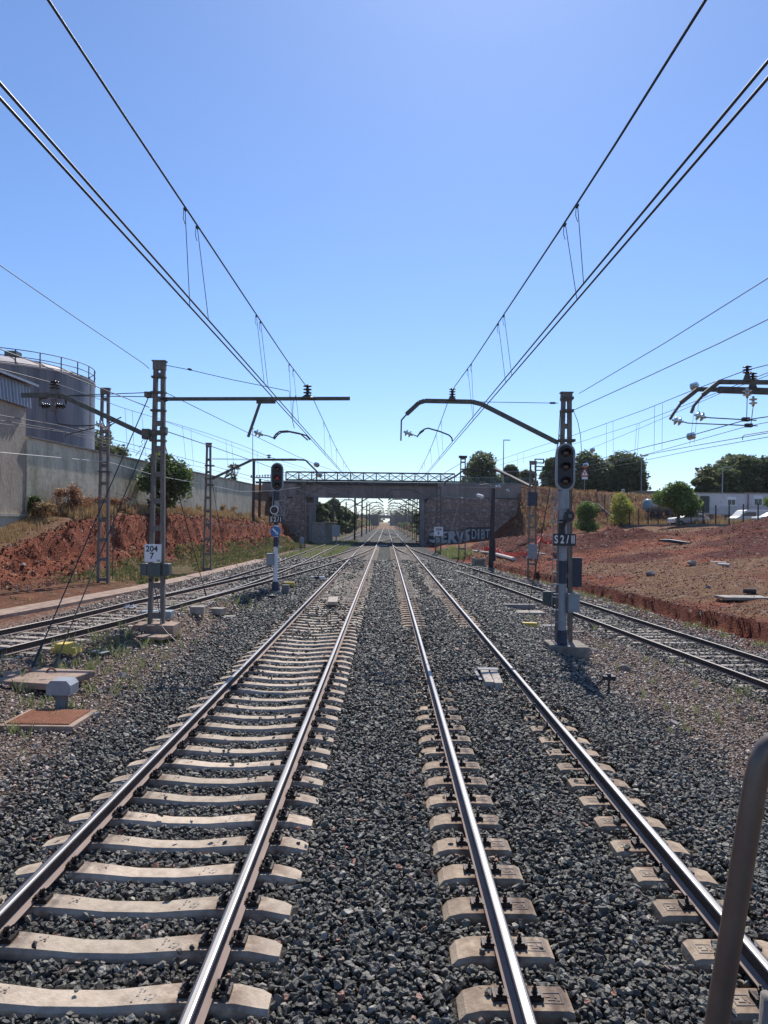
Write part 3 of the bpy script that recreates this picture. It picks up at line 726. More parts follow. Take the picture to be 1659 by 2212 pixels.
# ---------------------------------------------------------------- left wall, building, tank
WT = 7.2
m = MB()
for y0, y1 in [(39.4, 90)]:
    cnt = 20
    for i in range(cnt):
        a, b_ = y0+(y1-y0)*i/cnt, y0+(y1-y0)*(i+1)/cnt
        xa, xb = wallx(a), wallx(b_)
        k = len(m.v)
        m.v += [(xa, a, 0), (xb, b_, 0), (xb, b_, WT), (xa, a, WT), (xa-.3, a, 0), (xb-.3, b_, 0), (xb-.3, b_, WT), (xa-.3, a, WT)]
        m.f += [(k, k+1, k+2, k+3), (k+5, k+4, k+7, k+6), (k+3, k+2, k+6, k+7)]; m.mi += [0]*3
    m.f += [(0, 3, 7, 4), (k+1, k+5, k+6, k+2)]; m.mi += [0, 0]
wall = thing('boundary_wall', 'long grey rendered concrete wall on top of the red bank', 'wall', (wallx(65), 65, 0))
m.build('wall_panel', M['wallgrey'], wall)
m = MB(); m.bar((wallx(39.6)-.12, 39.6, WT+.05), (wallx(90)-.12, 90, WT+.05), .46, .09); m.build('coping', M['conc_dark'], wall)
# building corner
bd = thing('warehouse', 'brown rendered warehouse corner with grey corrugated cladding under the eaves', 'building', (-22, 36, 0))
m = MB(); m.box((-24.45, 29.2, 5.2), (11.0, 20.2, 9.6)); m.build('wall', M['wallbrown'], bd)
m = MB(); m.box((-18.93, 29.15, 1.75), (.16, 20.3, 2.6)); m.box((-18.90, 29.15, 3.1), (.24, 20.36, .12)); m.build('plinth', M['wallpale'], bd)
m = MB(); q = 0
y = 19.; zt, zb_ = 9.95, 8.72
while y < 39.55:
    xx = -18.84 if q % 2 else -18.70
    x2 = -18.70 if q % 2 else -18.84
    m.add([(xx, y, zb_), (x2, y+.09, zb_), (x2-.12, y+.09, zt), (xx-.12, y, zt)], [(0, 1, 2, 3)])
    y += .09
    m.add([(x2, y, zb_), (x2, y+.08, zb_), (x2-.12, y+.08, zt), (x2-.12, y, zt)], [(0, 1, 2, 3)]); y += .08
    q += 1
m.box((-18.93, 29.3, 9.3), (.1, 20.4, 1.1)); m.build('cladding', M['corr'], bd)
m = MB(); m.add([(-18.55, 18.8, 9.93), (-18.55, 39.9, 9.93), (-24.4, 39.9, 11.4), (-24.4, 18.8, 11.4), (-18.55, 18.8, 10.05), (-18.55, 39.9, 10.05), (-24.4, 39.9, 11.52), (-24.4, 18.8, 11.52)], [(0, 1, 2, 3), (4, 7, 6, 5), (0, 4, 5, 1), (1, 5, 6, 2), (0, 3, 7, 4), (2, 6, 7, 3)])
m.add([(-30.2, 18.8, 9.93), (-30.2, 39.9, 9.93), (-24.4, 39.9, 11.4), (-24.4, 18.8, 11.4)], [(0, 1, 2, 3)])
m.build('roof', M['corr'], bd)
# storage tank
TC = Vector((-33.5, 65, 0)); TR = 7.6; TZ = 14.9
tk = thing('storage_tank', 'big grey steel storage tank with domed roof behind the wall', 'tank', TC)
m = MB(); nn = 96
for z_ in (1.0, 4.2, 7.4, 10.6, TZ):
    for i in range(nn): m.v.append((TC.x+TR*math.cos(2*PI*i/nn), TC.y+TR*math.sin(2*PI*i/nn), z_))
for j in range(4):
    for i in range(nn): m.f.append((j*nn+i, j*nn+(i+1) % nn, (j+1)*nn+(i+1) % nn, (j+1)*nn+i)); m.mi.append(0)
m.build('shell', M['tank'], tk, smooth=True)
m = MB()
for z_ in (4.2, 7.4, 10.6): m.tube([(TC.x+(TR+.01)*math.cos(2*PI*i/64), TC.y+(TR+.01)*math.sin(2*PI*i/64), z_) for i in range(65)], .022, 4, False)
for i in range(0, 64, 4):
    a = 2*PI*(i+.5)/64
    m.bar((TC.x+(TR+.012)*math.cos(a), TC.y+(TR+.012)*math.sin(a), 7.4 if i % 8 else 10.6), (TC.x+(TR+.012)*math.cos(a), TC.y+(TR+.012)*math.sin(a), 10.6 if i % 8 else 14.8), .03, .02)
m.build('seam', M['tank'], tk)
m = MB(); pr = [(TZ-.02, TR+.06), (TZ+.12, TR+.06), (TZ+.13, TR-.1), (TZ+.75, TR*.80), (TZ+1.35, TR*.5), (TZ+1.65, TR*.22), (TZ+1.72, .3)]
m.lathe((TC.x, TC.y, 0), (0, 0, 1), pr, 40)
for i in range(20):
    a = 2*PI*i/20
    m.tube([(TC.x+r_*math.cos(a), TC.y+r_*math.sin(a), z_+.03) for z_, r_ in pr[2:]], .04, 4)
m.build('roof', M['tank_roof'], tk)
m = MB(); m.box((TC.x+1.5, TC.y-1, TZ+1.95), (1.0, 1.0, .5)); m.build('hatch', M['greenbox'], tk)
m = MB()
for dz in (.0, .5, 1.05): m.tube([(TC.x+(TR-.02)*math.cos(2*PI*i/64), TC.y+(TR-.02)*math.sin(2*PI*i/64), TZ+.2+dz) for i in range(65)], .035, 5, False)
for i in range(26):
    a = 2*PI*i/26; m.bar((TC.x+(TR-.02)*math.cos(a), TC.y+(TR-.02)*math.sin(a), TZ+.1), (TC.x+(TR-.02)*math.cos(a), TC.y+(TR-.02)*math.sin(a), TZ+1.27), .07)
m.build('railing', M['truss'], tk)

# ---------------------------------------------------------------- road bridge
BY = 106.
br = thing('road_bridge', 'dark concrete road bridge with steel lattice parapet across the tracks', 'bridge', (-2.5, BY, 0))
x0, x1 = -17.5, 19.0
m = MB(); m.box((-2.4, BY+9.5, 8.3), (25, 18.6, .4)); m.box((-9.9-3.4, BY+9.6, 8.3), (6.4, 18.2, .39)); m.box((13.2, BY+9.6, 8.3), (11, 18.2, .39)); m.build('deck', M['girder'], br)
m = MB(); gx0, gx1 = -12.6, 7.2
for k in range(5):
    yy = BY+.3+k*4.4
    if k == 0: m.box(((gx0+gx1)/2, yy, 7.25), (gx1-gx0, .45, 1.7)); m.box(((gx0+gx1)/2, yy, 6.40), (gx1-gx0+.02, .8, .22))
    else: m.box(((gx0+gx1)/2, yy, 7.65), (gx1-gx0, .45, .95))
for k in range(10): m.box((gx0+1+k*1.98, BY-.02, 7.3), (.14, .12, 1.5))
m.build('girder', M['girder'], br)
m = MB(); m.box((-2.4, BY-.12, 8.36), (26.5, .5, .42)); m.box((-14.5, BY+.1, 8.34), (8, .3, .3)); m.build('edge_beam', M['wood_pole'], br)
m = MB(); tz0, tz1 = 8.74, 9.86; tx0, tx1 = -14.2, 9.6
m.bar((tx0, BY-.2, tz1), (tx1, BY-.2, tz1), .16, .2); m.bar((tx0, BY-.2, tz0), (tx1+1, BY-.2, tz0), .16, .2)
k = 0; xx = tx0
while xx < tx1-.5:
    xn = min(xx+1.82, tx1)
    m.bar((xx, BY-.2, tz0), (xx, BY-.2, tz1), .16, .16)
    m.bar((xx, BY-.25, tz0), (xn, BY-.25, tz1), .08, .09); m.bar((xx, BY-.15, tz1), (xn, BY-.15, tz0), .08, .09); xx = xn
m.bar((tx1, BY-.2, tz1), (tx1-2.6, BY-.2, tz0), .12, .1); m.bar((tx1, BY-.2, tz0), (tx1, BY-.2, tz1), .13, .1)
m.build('lattice_parapet', M['truss'], br)
m = MB()
for yy in (BY+1.2, BY+18.2):
    m.bar((x0, yy, 9.5), (x1+4, yy, 9.5), .05); m.bar((x0, yy, 8.7), (x1+4, yy, 8.7), .05)
    xx = x0
    while xx < x1+4: m.bar((xx, yy, 8.6), (xx, yy, 9.5), .025); xx += .22
m.build('road_railing', M['palegreen'], br)
m = MB()   # stone abutments and wing walls
m.box((5.6, BY+1.8, 2.9), (1.2, 1.9, 7.4)); m.box((7.0, BY+10, 3.2), (1.2, 17.6, 9.0))
m.prism([(5.0, -1.2), (18.9, -1.2), (18.9, 6.3), (11, 6.5), (6.4, 6.55), (5.0, 5.3)], BY-1.2, BY+1.3)
m.build('abutment', M['masonry'], br)
m = MB(); m.box((-12.6, BY+10, 3.4), (1.2, 18.6, 9.0)); m.box((-11.2, BY+1.4, 3), (1.9, 1.6, 7.4))
m.prism([(-15.6, -.5), (-10.2, -.5), (-10.2, 5.2), (-11.2, 5.6), (-11.4, 6.6), (-13.0, 6.6), (-13.2, 6.1), (-15.6, 6.4)], BY-.9, BY+1.)
m.build('abutment', M['masonry'], br)
m = MB(); m.box((5.0, BY-1.3, 2.3), (.62, .8, 7.0)); m.box((5.0, BY+.2, 6.0), (.7, 2, .5)); m.build('pier', M['conc_dark'], br)
m = MB(); m.box((-10.3, BY-1.1, 2.5), (.9, .7, 5.6)); m.box((-10.1, BY-1.2, 5.4), (1.3, .9, .25))
m.box((-9.95, BY+.2, 5.9), (.5, 2, .8)); m.build('pier', M['conc_dark'], br)
m = MB(); m.box((12.0, BY-1.25, 4.55), (13.4, .24, .18)); m.build('ledge', M['conc_dark'], br)
m = MB(); m.prism([(7.2, 6.5), (19, 6.5), (19, 8.45), (7.2, 8.45)], BY-.5, BY-.2); m.build('side_wall', M['girder'], br)
m = MB(); m.prism([(-17.5, 6.3), (-12.6, 6.3), (-12.6, 8.2), (-17.5, 8.2)], BY-.4, BY-.1); m.build('side_wall', M['girder'], br)
# graffiti painted on the wing wall
gy = BY-1.235
m = MB(); u0 = P(918, 1143, gy); u1 = P(1064, 1170, gy)
m.prism([(5.7, -.1), (6.2, 1.75), (8.0, 2.05), (9.8, 1.8), (11.3, 2.35), (15.0, 2.45), (15.3, .55), (11.4, .1), (9, -.35), (7.5, -.1)], gy-.005, gy+.02); gf = m.build('graffiti_background', mat('spray_navy', (.035, .034, .04), (.07, .066, .07), 2, .7), br)
sm = mat('spray_silver', (.36, .34, .32), (.60, .57, .53), 3.5, .8)
def gpoly(pts): 
    m = MB(); m.prism(pts, gy-.03, gy-.006); return m
lt = [  # wild angular letters on the left
 [(6.15, 1.55), (7.6, 1.75), (7.5, 1.35), (6.9, 1.2), (7.55, .75), (7.7, .35), (7.1, .1), (6.2, .25), (5.95, .6), (6.6, .55), (6.9, .75), (6.5, 1.15), (6.1, 1.1)],
 [(7.75, 1.7), (8.6, 1.8), (8.6, 1.5), (8.1, 1.4), (8.1, 1.15), (8.5, 1.15), (8.45, .9), (8.05, .85), (8.1, .5), (8.6, .55), (8.55, .2), (7.6, -.05), (7.75, .6)],
 [(8.7, 1.75), (9.5, 1.8), (9.8, 1.3), (9.45, .95), (10.2, .0), (9.6, -.05), (9.1, .75), (9.05, .0), (8.6, -.15), (8.75, .8)],
 [(9.75, 1.75), (10.1, 1.8), (10.35, .9), (10.55, 1.8), (10.9, 1.85), (10.6, .35), (10.3, .15)],
 [(11.0, 1.95), (11.75, 2.15), (11.7, 1.8), (11.3, 1.6), (11.7, 1.2), (11.65, .5), (10.95, .35), (10.85, .6), (11.3, .8), (10.95, 1.3)]]
for p_ in lt:
    o = recalc(gpoly(p_).build('graffiti_letter', sm, br))
for s_, xx in (('D', 12.3), ('I', 12.93), ('B', 13.55), ('T', 14.2), ('S', 14.82)):
    text(s_, 1.95, (xx, gy-.012, 1.35), sm, br, 'graffiti_letter', ext=.004, bold=.035, sx=.52 if s_ != 'I' else .9)
# old retaining block beyond the left pier
m = MB(); m.add([(-10.35, 104.4, -.3), (-8.3, 104.4, -.3), (-8.3, 128, -.3), (-10.35, 128, -.3), (-10.25, 104.4, 2.7), (-8.55, 104.4, 2.75), (-8.55, 128, 2.5), (-10.25, 128, 2.5)], [(0, 1, 5, 4), (1, 2, 6, 5), (2, 3, 7, 6), (3, 0, 4, 7), (4, 5, 6, 7)])
m.box((-9.4, 116.2, 2.78), (2.1, 23.8, .1))
tag(m.build('retaining_block', M['concrete'], base=(-9.3, 116, 0)), 'low leaning concrete block wall beside the siding under the bridge', 'wall')
# far overpass
fo = thing('far_overpass', 'distant low road overpass closing the view above the vanishing tracks', 'bridge', (0, 600, 0))
m = MB(); m.box((-70, 606, 3.7), (129, 12, 9.2)); m.box((70.5, 606, 3.7), (135, 12, 9.2)); m.build('abutment', M['conc_dark'], fo)
m = MB(); m.box((0, 603, 6.9), (300, 9, 2.6)); m.build('deck', M['girder'], fo)
m = MB(); m.box((22, 400, 2.2), (.6, 330, 5.2)); tag(m.build('retaining_wall', mat('russet_wall', (.24, .12, .08), (.36, .22, .16), .3, .9), base=(22, 400, 0)), 'distant russet wall along the right side of the line beyond the bridge', 'wall')
# ---------------------------------------------------------------- masts
def lattice(m, x, y, z0, z1, w0, w1, leg=.11, dep=.12, pitch=.8, bh=.14):
    X = lambda z: (w0+(w1-w0)*(z-z0)/(z1-z0))/2
    for s in (-1, 1):
        m.bar((x+s*(w0/2-leg/2), y, z0), (x+s*(w1/2-leg/2), y, z1), leg, dep, up=(0, 1, 0))
        m.bar((x+s*(w0/2-.01), y, z0), (x+s*(w1/2-.01), y, z1), .016, dep+.03, up=(0, 1, 0))
    z = z0+.35
    while z < z1-.3:
        m.box((x, y-.012, z), (2*X(z)-leg*1.3, dep*.5, bh)); z += pitch*(.75+.25*(z1-z)/(z1-z0))
    m.box((x, y, z1-.1), (w1+.03, dep+.05, .22)); m.box((x, y, z1+.02), (w1+.08, dep+.1, .03))
def ins_stack(p, axis=(0, 0, 1), n=3, r=.085, L_=.26, name='insulator', parent=None, mt='insul'):
    pr = [(0, .035)]
    for i in range(n):
        t = L_*(i+.2)/n; pr += [(t, .035), (t+.02, r), (t+L_/n*.42, r*.9), (t+L_/n*.55, .035)]
    pr += [(L_, .03)]
    m = MB(); m.lathe(p, axis, pr, 12); return m.build(name, M[mt], parent, smooth=True)
def glass_pair(a, b, parent, name='glass_insulator', r=.10, n=2, mt='glass_ins'):
    a, b = Vector(a), Vector(b); d = (b-a); L_ = d.length; pr = [(0, .03), (L_*.15, .035)]
    for i in range(n):
        t = L_*(.2+.75*i/n); pr += [(t, .04), (t+.02, r), (t+L_*.22/n*1.6, r*.75), (t+L_*.24/n*1.7, .04)]
    pr += [(L_, .03)]
    m = MB(); m.lathe(a, d, pr, 12); return m.build(name, M[mt], parent, smooth=True)
def sweep(pts, w, h, parent, name, mt='arm', up=(0, 1, 0)):
    m = MB()
    for a, b in zip(pts, pts[1:]): m.bar(a, b, w, h, up=up)
    return m.build(name, M[mt], parent)
def plate_sign(parent, c, w, h, lines, yoff=-.02):
    m = MB(); m.box(c, (w, .02, h)); o = bevel(m.build('number_plate', M['plate'], parent), .004, 1)
    for s_, sz, dx, dz in lines: text(s_, sz, (c[0]+dx, c[1]-.0125, c[2]+dz), M['black'], o, 'lettering', bold=sz*.022)
    return o

# -- near left mast 204/7
Y0 = 19.9
x4 = P(338, 1345, Y0).x; t4 = P(335, 782, Y0).z
ma = thing('catenary_mast', 'tall brown lattice mast with number plate 204 7 and arms to both sides', 'catenary mast', (x4, Y0, .1))
m = MB(); lattice(m, x4, Y0, .1, t4, .44, .29, .105, .12, .80); m.build('lattice_post', M['mast'], ma)
m = MB()
for py, ww in ((815, .36), (848, .38), (887, .39), (935, .44), (952, .42)):
    q = P(336, py, Y0); m.box((x4-.01, Y0-.02, q.z), (ww, .18, .05 if py not in (935,) else .12))
m.box((P(346, 789, Y0).x, Y0, P(346, 789, Y0).z), (.12, .12, .12)); m.box((P(355, 930, Y0).x, Y0-.05, P(355, 930, Y0).z), (.16, .2, .16)); m.box((P(318, 938, Y0).x, Y0, P(318, 938, Y0).z), (.2, .3, .26)); m.box((P(321, 853, Y0).x, Y0, P(321, 853, Y0).z), (.16, .24, .14))
m.build('bracket', M['arm'], ma)
o = MB(); o.box((x4+.02, Y0, .06), (1.05, .75, .34)); bevel(o.build('foundation', M['conc_pink'], ma), .02)
c_ = P(335, 1194, Y0); plate_sign(ma, (c_.x, Y0-.18, c_.z), .44, .47, [('204', .21, -.03, .105), ('7', .225, -.03, -.08), ('720', .06, .15, -.2)])
m = MB(); q = P(336, 1230, Y0); m.box((q.x-.0, Y0+.0, q.z), (.34, .3, .36)); m.box((q.x-.29, Y0+.05, q.z), (.18, .3, .32)); m.box((q.x+.29, Y0+.05, q.z), (.18, .3, .32)); bevel(m.build('junction_box', M['greenbox'], ma), .02)
m = MB(); m.box((P(330, 1252, Y0).x, Y0-.2, P(330, 1252, Y0).z), (.07, .04, .09)); m.box((P(343, 1252, Y0).x, Y0-.2, P(343, 1252, Y0).z), (.07, .04, .09)); m.build('latch', M['black'], ma)
m = MB(); m.tube([P(333, 1265, Y0-.2), P(341, 1300, Y0-.25), P(346, 1335, Y0-.3), P(349, 1352, Y0-.45), P(362, 1368, Y0-.6), P(380, 1385, Y0-.8)], .013, 5); m.build('earth_cable', M['cable'], ma)
# right arm: long straight tube
ar = sweep([P(350, 862, Y0), P(756, 861, Y0)], .085, .10, ma, 'cantilever_arm')
m = MB(); m.lathe(P(347, 862, Y0), (1, 0, 0), [(0, .06), (.1, .085), (.2, .05)], 10); m.build('hinge', M['black'], ma)
sweep([P(554, 868, Y0), P(595, 868, Y0)], .09, .06, ma, 'clamp_plate')
sweep([P(563, 866, Y0), P(536, 944, Y0)], .06, .09, ma, 'drop_post')
m = MB(); m.lathe(P(664, 862, Y0), (0, 0, 1), [(0, .2), (.03, .19), (.12, .06)], 10); m.build('insulator_foot', M['arm'], ma); ins_stack(P(664, 852, Y0), n=3, r=.12, L_=.26, parent=ma)
m = MB(); m.tube([P(348, 787, Y0), P(410, 799, Y0), P(500, 820, Y0), P(625, 845, Y0), P(626, 858, Y0)], .009, 5); m.lathe(P(405, 797, Y0), (1, 0, -.2), [(0, .02), (.06, .035), (.12, .02)], 6); m.build('tie_rod', M['cable'], ma)
glass_pair(P(549, 932, Y0), P(568, 940, Y0), ma, r=.11)
m = MB(); m.tube([P(566, 939, Y0), P(580, 942, Y0), P(592, 947, Y0)], .015, 6)
m.tube([P(590, 947, Y0), P(596, 938, Y0), P(604, 932, Y0), P(620, 931, Y0), P(645, 936, Y0), P(662, 941, Y0), P(670, 950, Y0)], .022, 6)
m.tube([P(592, 949, Y0+.25), P(600, 939, Y0+.25), P(608, 934, Y0+.25), P(625, 933, Y0+.25), P(650, 938, Y0+.25), P(665, 951, Y0+.25)], .02, 6); m.build('registration_arm', M['arm'], ma)
# left arm: double channel
for dy in (-.07, .07):
    sweep([P(312, 938, Y0+dy), P(130, 853, Y0+dy), P(46, 854, Y0+dy)], .125, .045, ma, 'side_arm')
m = MB(); m.lathe(P(118, 853, Y0), (0, 0, 1), [(0, .16), (.2, .08), (.24, .07)], 8); m.build('insulator_foot', M['mast'], ma); ins_stack(P(118, 842, Y0), n=3, r=.16, L_=.24, parent=ma)
for xa, xb in ((86, 112), (118, 142)):
    m = MB(); m.tube([P(xa if xa < 100 else xb, 858, Y0), P(xa if xa < 100 else xb, 874, Y0)], .025, 6); m.tube([P(102, 859, Y0), P(88, 861, Y0), P(85, 868, Y0)] if xa < 100 else [P(126, 859, Y0), P(140, 861, Y0), P(143, 868, Y0)], .03, 6); m.build('yoke', M['arm'], ma)
    glass_pair(P(xa, 876, Y0), P(xb, 878, Y0), ma, 'yoke_insulator', r=.08, n=4, mt='insul')
m = MB(); m.lathe(P(116, 862, Y0), (0, 0, -1), [(0, .09), (.1, .05), (.2, .1), (.32, .11)], 8); m.build('hanger_block', M['mast'], ma)
m = MB()
m.tube([P(139, 855, Y0), P(322, 848, Y0)], .012, 5); m.tube([P(139, 855, Y0), P(322, 857, Y0)], .012, 5)
m.tube([P(118, 884, Y0), P(124, 914, Y0)], .01, 5); m.tube([P(101, 884, Y0), P(101, 910, Y0)], .01, 5)
m.tube([P(124, 915, Y0), P(160, 920, Y0), P(204, 919, Y0)], .018, 6); m.tube([P(141, 945, Y0), P(142, 939, Y0), P(204, 924, Y0)], .018, 6); m.tube([P(232, 916, Y0), P(262, 901, Y0)], .015, 6); m.tube([P(234, 921, Y0), P(250, 912, Y0)], .015, 6)
m.tube([P(312, 945, Y0), P(305, 955, Y0), P(309, 960, Y0), P(300, 966, Y0), P(304, 972, Y0), P(297, 978, Y0), P(293, 985, Y0)], .008, 5)
m.build('stay_rod', M['cable'], ma)
for a_, b_ in (((206, 918), (224, 913)), ((222, 924), (240, 918))): glass_pair(P(*a_, Y0), P(*b_, Y0), ma, r=.10)
# guys
for (ax, ay), (bx, by) in (((322, 855), (70, 1452)), ((322, 940), (110, 1468)), ((349, 935), (446, 1296))):
    g_ = G(bx, by); g_.z += .1
    m = MB(); m.tube([P(ax, ay, Y0), g_], .014, 5)
    d = (P(ax, ay, Y0)-g_).normalized(); m.tube([g_-d*.05, g_+d*.45], .03, 6); m.tube([g_+d*.45, g_+d*.6], [.03, .014], 6)
    m.build('guy_wire', M['wire'], ma)

# -- near right mast
Y1 = 20.9
xr = P(1217, 1388, Y1).x; tr_ = P(1225, 850, Y1).z
mr_ = thing('catenary_mast', 'brown lattice mast standing right behind the near right signal, with bent arm over the track', 'catenary mast', (xr, Y1, -.3))
m = MB(); lattice(m, xr, Y1, -.35, tr_, .48, .27, .11, .13, .80); m.build('lattice_post', M['mast'], mr_)
m = MB()
for py, ww in ((861, .33), (888, .34), (952, .45)): m.box((xr+.01, Y1-.02, P(1223, py, Y1).z), (ww, .27, .07))
m.build('bracket', M['arm'], mr_)
o = MB(); o.box((P(1216, 1400, Y1).x, Y1-.35, -.52), (.98, 1.25, .5)); bevel(o.build('foundation', M['footing'], mr_), .03)
sweep([P(1204, 956, Y1), P(1040, 873, Y1), P(1020, 868, Y1), P(918, 866, Y1), P(905, 870, Y1), P(878, 895, Y1)], .115, .10, mr_, 'cantilever_arm')
sweep([P(880, 893, Y1), P(867, 908, Y1), P(866, 952, Y1)], .04, .05, mr_, 'drop_post')
m = MB(); m.lathe(P(977, 866, Y1), (0, 0, 1), [(0, .17), (.03, .16), (.1, .06)], 10); m.build('insulator_foot', M['arm'], mr_); ins_stack(P(977, 860, Y1), n=4, r=.10, L_=.28, parent=mr_)
m = MB(); m.tube([P(1030, 868, Y1), P(1206, 871, Y1)], .009, 5); m.lathe(P(1186, 870.5, Y1), (1, 0, 0), [(0, .01), (.04, .03), (.16, .03), (.2, .01)], 6); m.build('tie_rod', M['cable'], mr_)
glass_pair(P(872, 932, Y1), P(892, 940, Y1), mr_, r=.11)
m = MB(); m.tube([P(890, 938, Y1), P(902, 943, Y1)], .015, 6)
m.tube([P(901, 944, Y1), P(908, 933, Y1), P(917, 927, Y1), P(925, 925, Y1), P(950, 932, Y1), P(970, 940, Y1), P(976, 946, Y1), P(977, 953, Y1)], .022, 6)
m.tube([P(900, 943, Y1+.2), P(908, 936, Y1+.2), P(916, 930, Y1+.2)], .018, 6); m.build('registration_arm', M['arm'], mr_)
m = MB(); m.tube([P(1238, 886, Y1), P(1248, 910, Y1), P(1254, 940, Y1), P(1256, 972, Y1), P(1250, 1010, Y1)], .009, 5); m.build('jumper_cable', M['wire'], mr_)
g_ = G(1140, 1325); m = MB(); m.tube([P(1208, 940, Y1), g_], .016, 5); m.tube([P(1210, 890, Y1), P(1206, 960, Y1)], .012, 5); m.build('guy_wire', M['wire'], mr_)

# -- other masts: (bottom px, top px, Y, w0, w1, label)
def mast_at(bx, by, tx, ty, Y, w0, w1, label, far=False, pitch=.85, name='catenary_mast'):
    a, t = P(bx, by, Y), P(tx, ty, Y); z0 = gh(a.x, Y)-.2
    r = thing(name, label, 'catenary mast', (a.x, Y, z0))
    m = MB(); lattice(m, (a.x+t.x)/2, Y, z0, t.z, w0, w1, .10 if not far else .13, .13, pitch, .14); m.build('lattice_post', M['mast' if not far else 'mast_far'], r); return r, a.x, Y
r, ax_, _ = mast_at(225, 1270, 225, 840, 31.2, .5, .34, 'pale lattice mast at the foot of the red bank left of the plated mast')
ax_ = ax_
m = MB(); m.tube([P(246, 1095, 31.2), P(243, 1250, 31.2)], .02, 5); m.box(P(228, 998, 31.2), (.2, .3, .06)); m.box(P(227, 1019, 31.2), (.5, .3, .06)); m.build('bracket', M['arm'], r)
r, _, _ = mast_at(448, 1235, 450.5, 958, 41.7, .52, .27, 'lattice mast beyond the plated mast whose bent arm reaches over the left signal')
YB = 41.7
sweep([P(458, 1034, YB), P(546, 993, YB), P(640, 993, YB)], .12, .14, r, 'cantilever_arm'); sweep([P(625, 992, YB+.3), P(660, 994, YB+.3), P(688, 1022, YB+.3)], .09, .1, r, 'arm_tip')
sweep([P(684, 1018, YB+.3), P(684, 1040, YB+.3)], .08, .08, r, 'drop_post')
m = MB(); m.tube([P(458, 992, YB), P(546, 994, YB)], .012, 5); m.tube([P(458, 990, YB), P(580, 993, YB)], .01, 5); m.build('tie_rod', M['cable'], r)
for px in (581,): ins_stack(P(px, 990, YB), n=2, r=.14, L_=.22, parent=r)
for z_ in (1034, 1048, 1006): 
    m = MB(); m.box(P(453, z_, YB), (.5, .26, .08)); m.build('bracket', M['arm'], r)
g_ = G(484, 1222); m = MB(); m.tube([P(458, 1040, YB), P(478, 1160, YB+.2), g_], .014, 5); m.build('guy_wire', M['wire'], r)
YC = 48.9
r, _, _ = mast_at(1147, 1252, 1153, 997, YC, .62, .42, 'lattice mast with a pale low cabinet and square insulator frames at its top')
m = MB(); m.box(P(1150, 1190, YC-.2), (.55, .35, .9)); m.box(P(1150, 1205, YC-.2), (.8, .3, .1)); m.box(P(1150, 1190, YC-.2), (.8, .3, .1)); m.build('cabinet', M['greybox'], r)
m = MB(); m.box(P(1150, 1078, YC-.2), (.62, .3, .9)); m.build('upper_cabinet', M['navy'], r)
for q in (1000, 1016):
    m = MB(); c_ = P(1165, q-4, YC); m.bar(c_+Vector((-.3, 0, .12)), c_+Vector((.3, 0, .12)), .07); m.bar(c_+Vector((-.3, 0, -.12)), c_+Vector((.3, 0, -.12)), .07)
    for s in (-1, 1): m.bar(c_+Vector((s*.28, 0, -.12)), c_+Vector((s*.28, 0, .12)), .07)
    m.build('insulator_frame', M['black'], r)
sweep([P(1150, 1052, YC), P(1070, 1012, YC+10)], .13, .13, r, 'cantilever_arm', 'mast_far')
YD = 70.6
r, _, _ = mast_at(997, 1207, 1001, 988, YD, .72, .5, 'lattice mast standing before the graffiti wall with an arm toward the tracks')
sweep([P(1003, 1015, YD), P(985, 1028, YD), P(962, 1040, YD), P(960, 1050, YD)], .16, .16, r, 'cantilever_arm', 'mast_far')
sweep([P(1003, 1015, YD), P(1072, 1016, YD), P(1145, 1052, YD)], .16, .18, r, 'side_arm', 'wood_pole')
m = MB(); m.tube([P(1000, 998, YD), P(938, 1035, YD)], .025, 5); m.tube([P(1075, 1018, YD), P(1148, 1020, YD)], .02, 5); m.tube([P(965, 1073, YD), P(1076, 1080, YD)], .02, 5); m.tube([P(985, 1052, YD), P(1075, 1053, YD)], .02, 5); m.tube([P(990, 1090, YD), P(960, 1200, YD)], .02, 5); m.build('tie_rod', M['cable_pale'], r)
for a_, b_ in (((1068, 1053), (1084, 1050)), ((1094, 1056), (1100, 1064)), ((993, 1076), (1000, 1080))): glass_pair(P(*a_, YD), P(*b_, YD), r, r=.2)
m = MB(); m.box(P(1000, 987, YD), (.75, .5, .2)); m.build('cap', M['black'], r)
YE = 80.2
r, _, _ = mast_at(946, 1199, 948, 1052, YE, .72, .5, 'lattice mast carrying a small plate 204 8 in front of the right abutment', True)
c_ = P(947, 1148, YE); plate_sign(r, (c_.x, YE-.2, c_.z), .95, .95, [('204', .42, 0, .2), ('8', .42, 0, -.2)])
sweep([P(947, 1085, YE), P(890, 1058, YE), P(845, 1058, YE), P(835, 1068, YE)], .14, .16, r, 'cantilever_arm', 'mast_far')
sweep([P(835, 1067, YE), P(845, 1082, YE)], .06, .08, r, 'drop_post', 'mast_far')
YF = 83.2
r, _, _ = mast_at(652, 1184, 657, 1042, YF, .66, .42, 'slim lattice mast in front of the stone wall at the left bridge pier', True)
sweep([P(657, 1075, YF), P(700, 1050, YF), P(760, 1052, YF)], .13, .15, r, 'cantilever_arm', 'mast_far')
m = MB(); m.lathe(P(651, 1176, YF-.3), (0, 0, 1), [(0, .25), (.5, .3), (.8, .2)], 10); m.build('insulator_pot', M['greybox'], r)
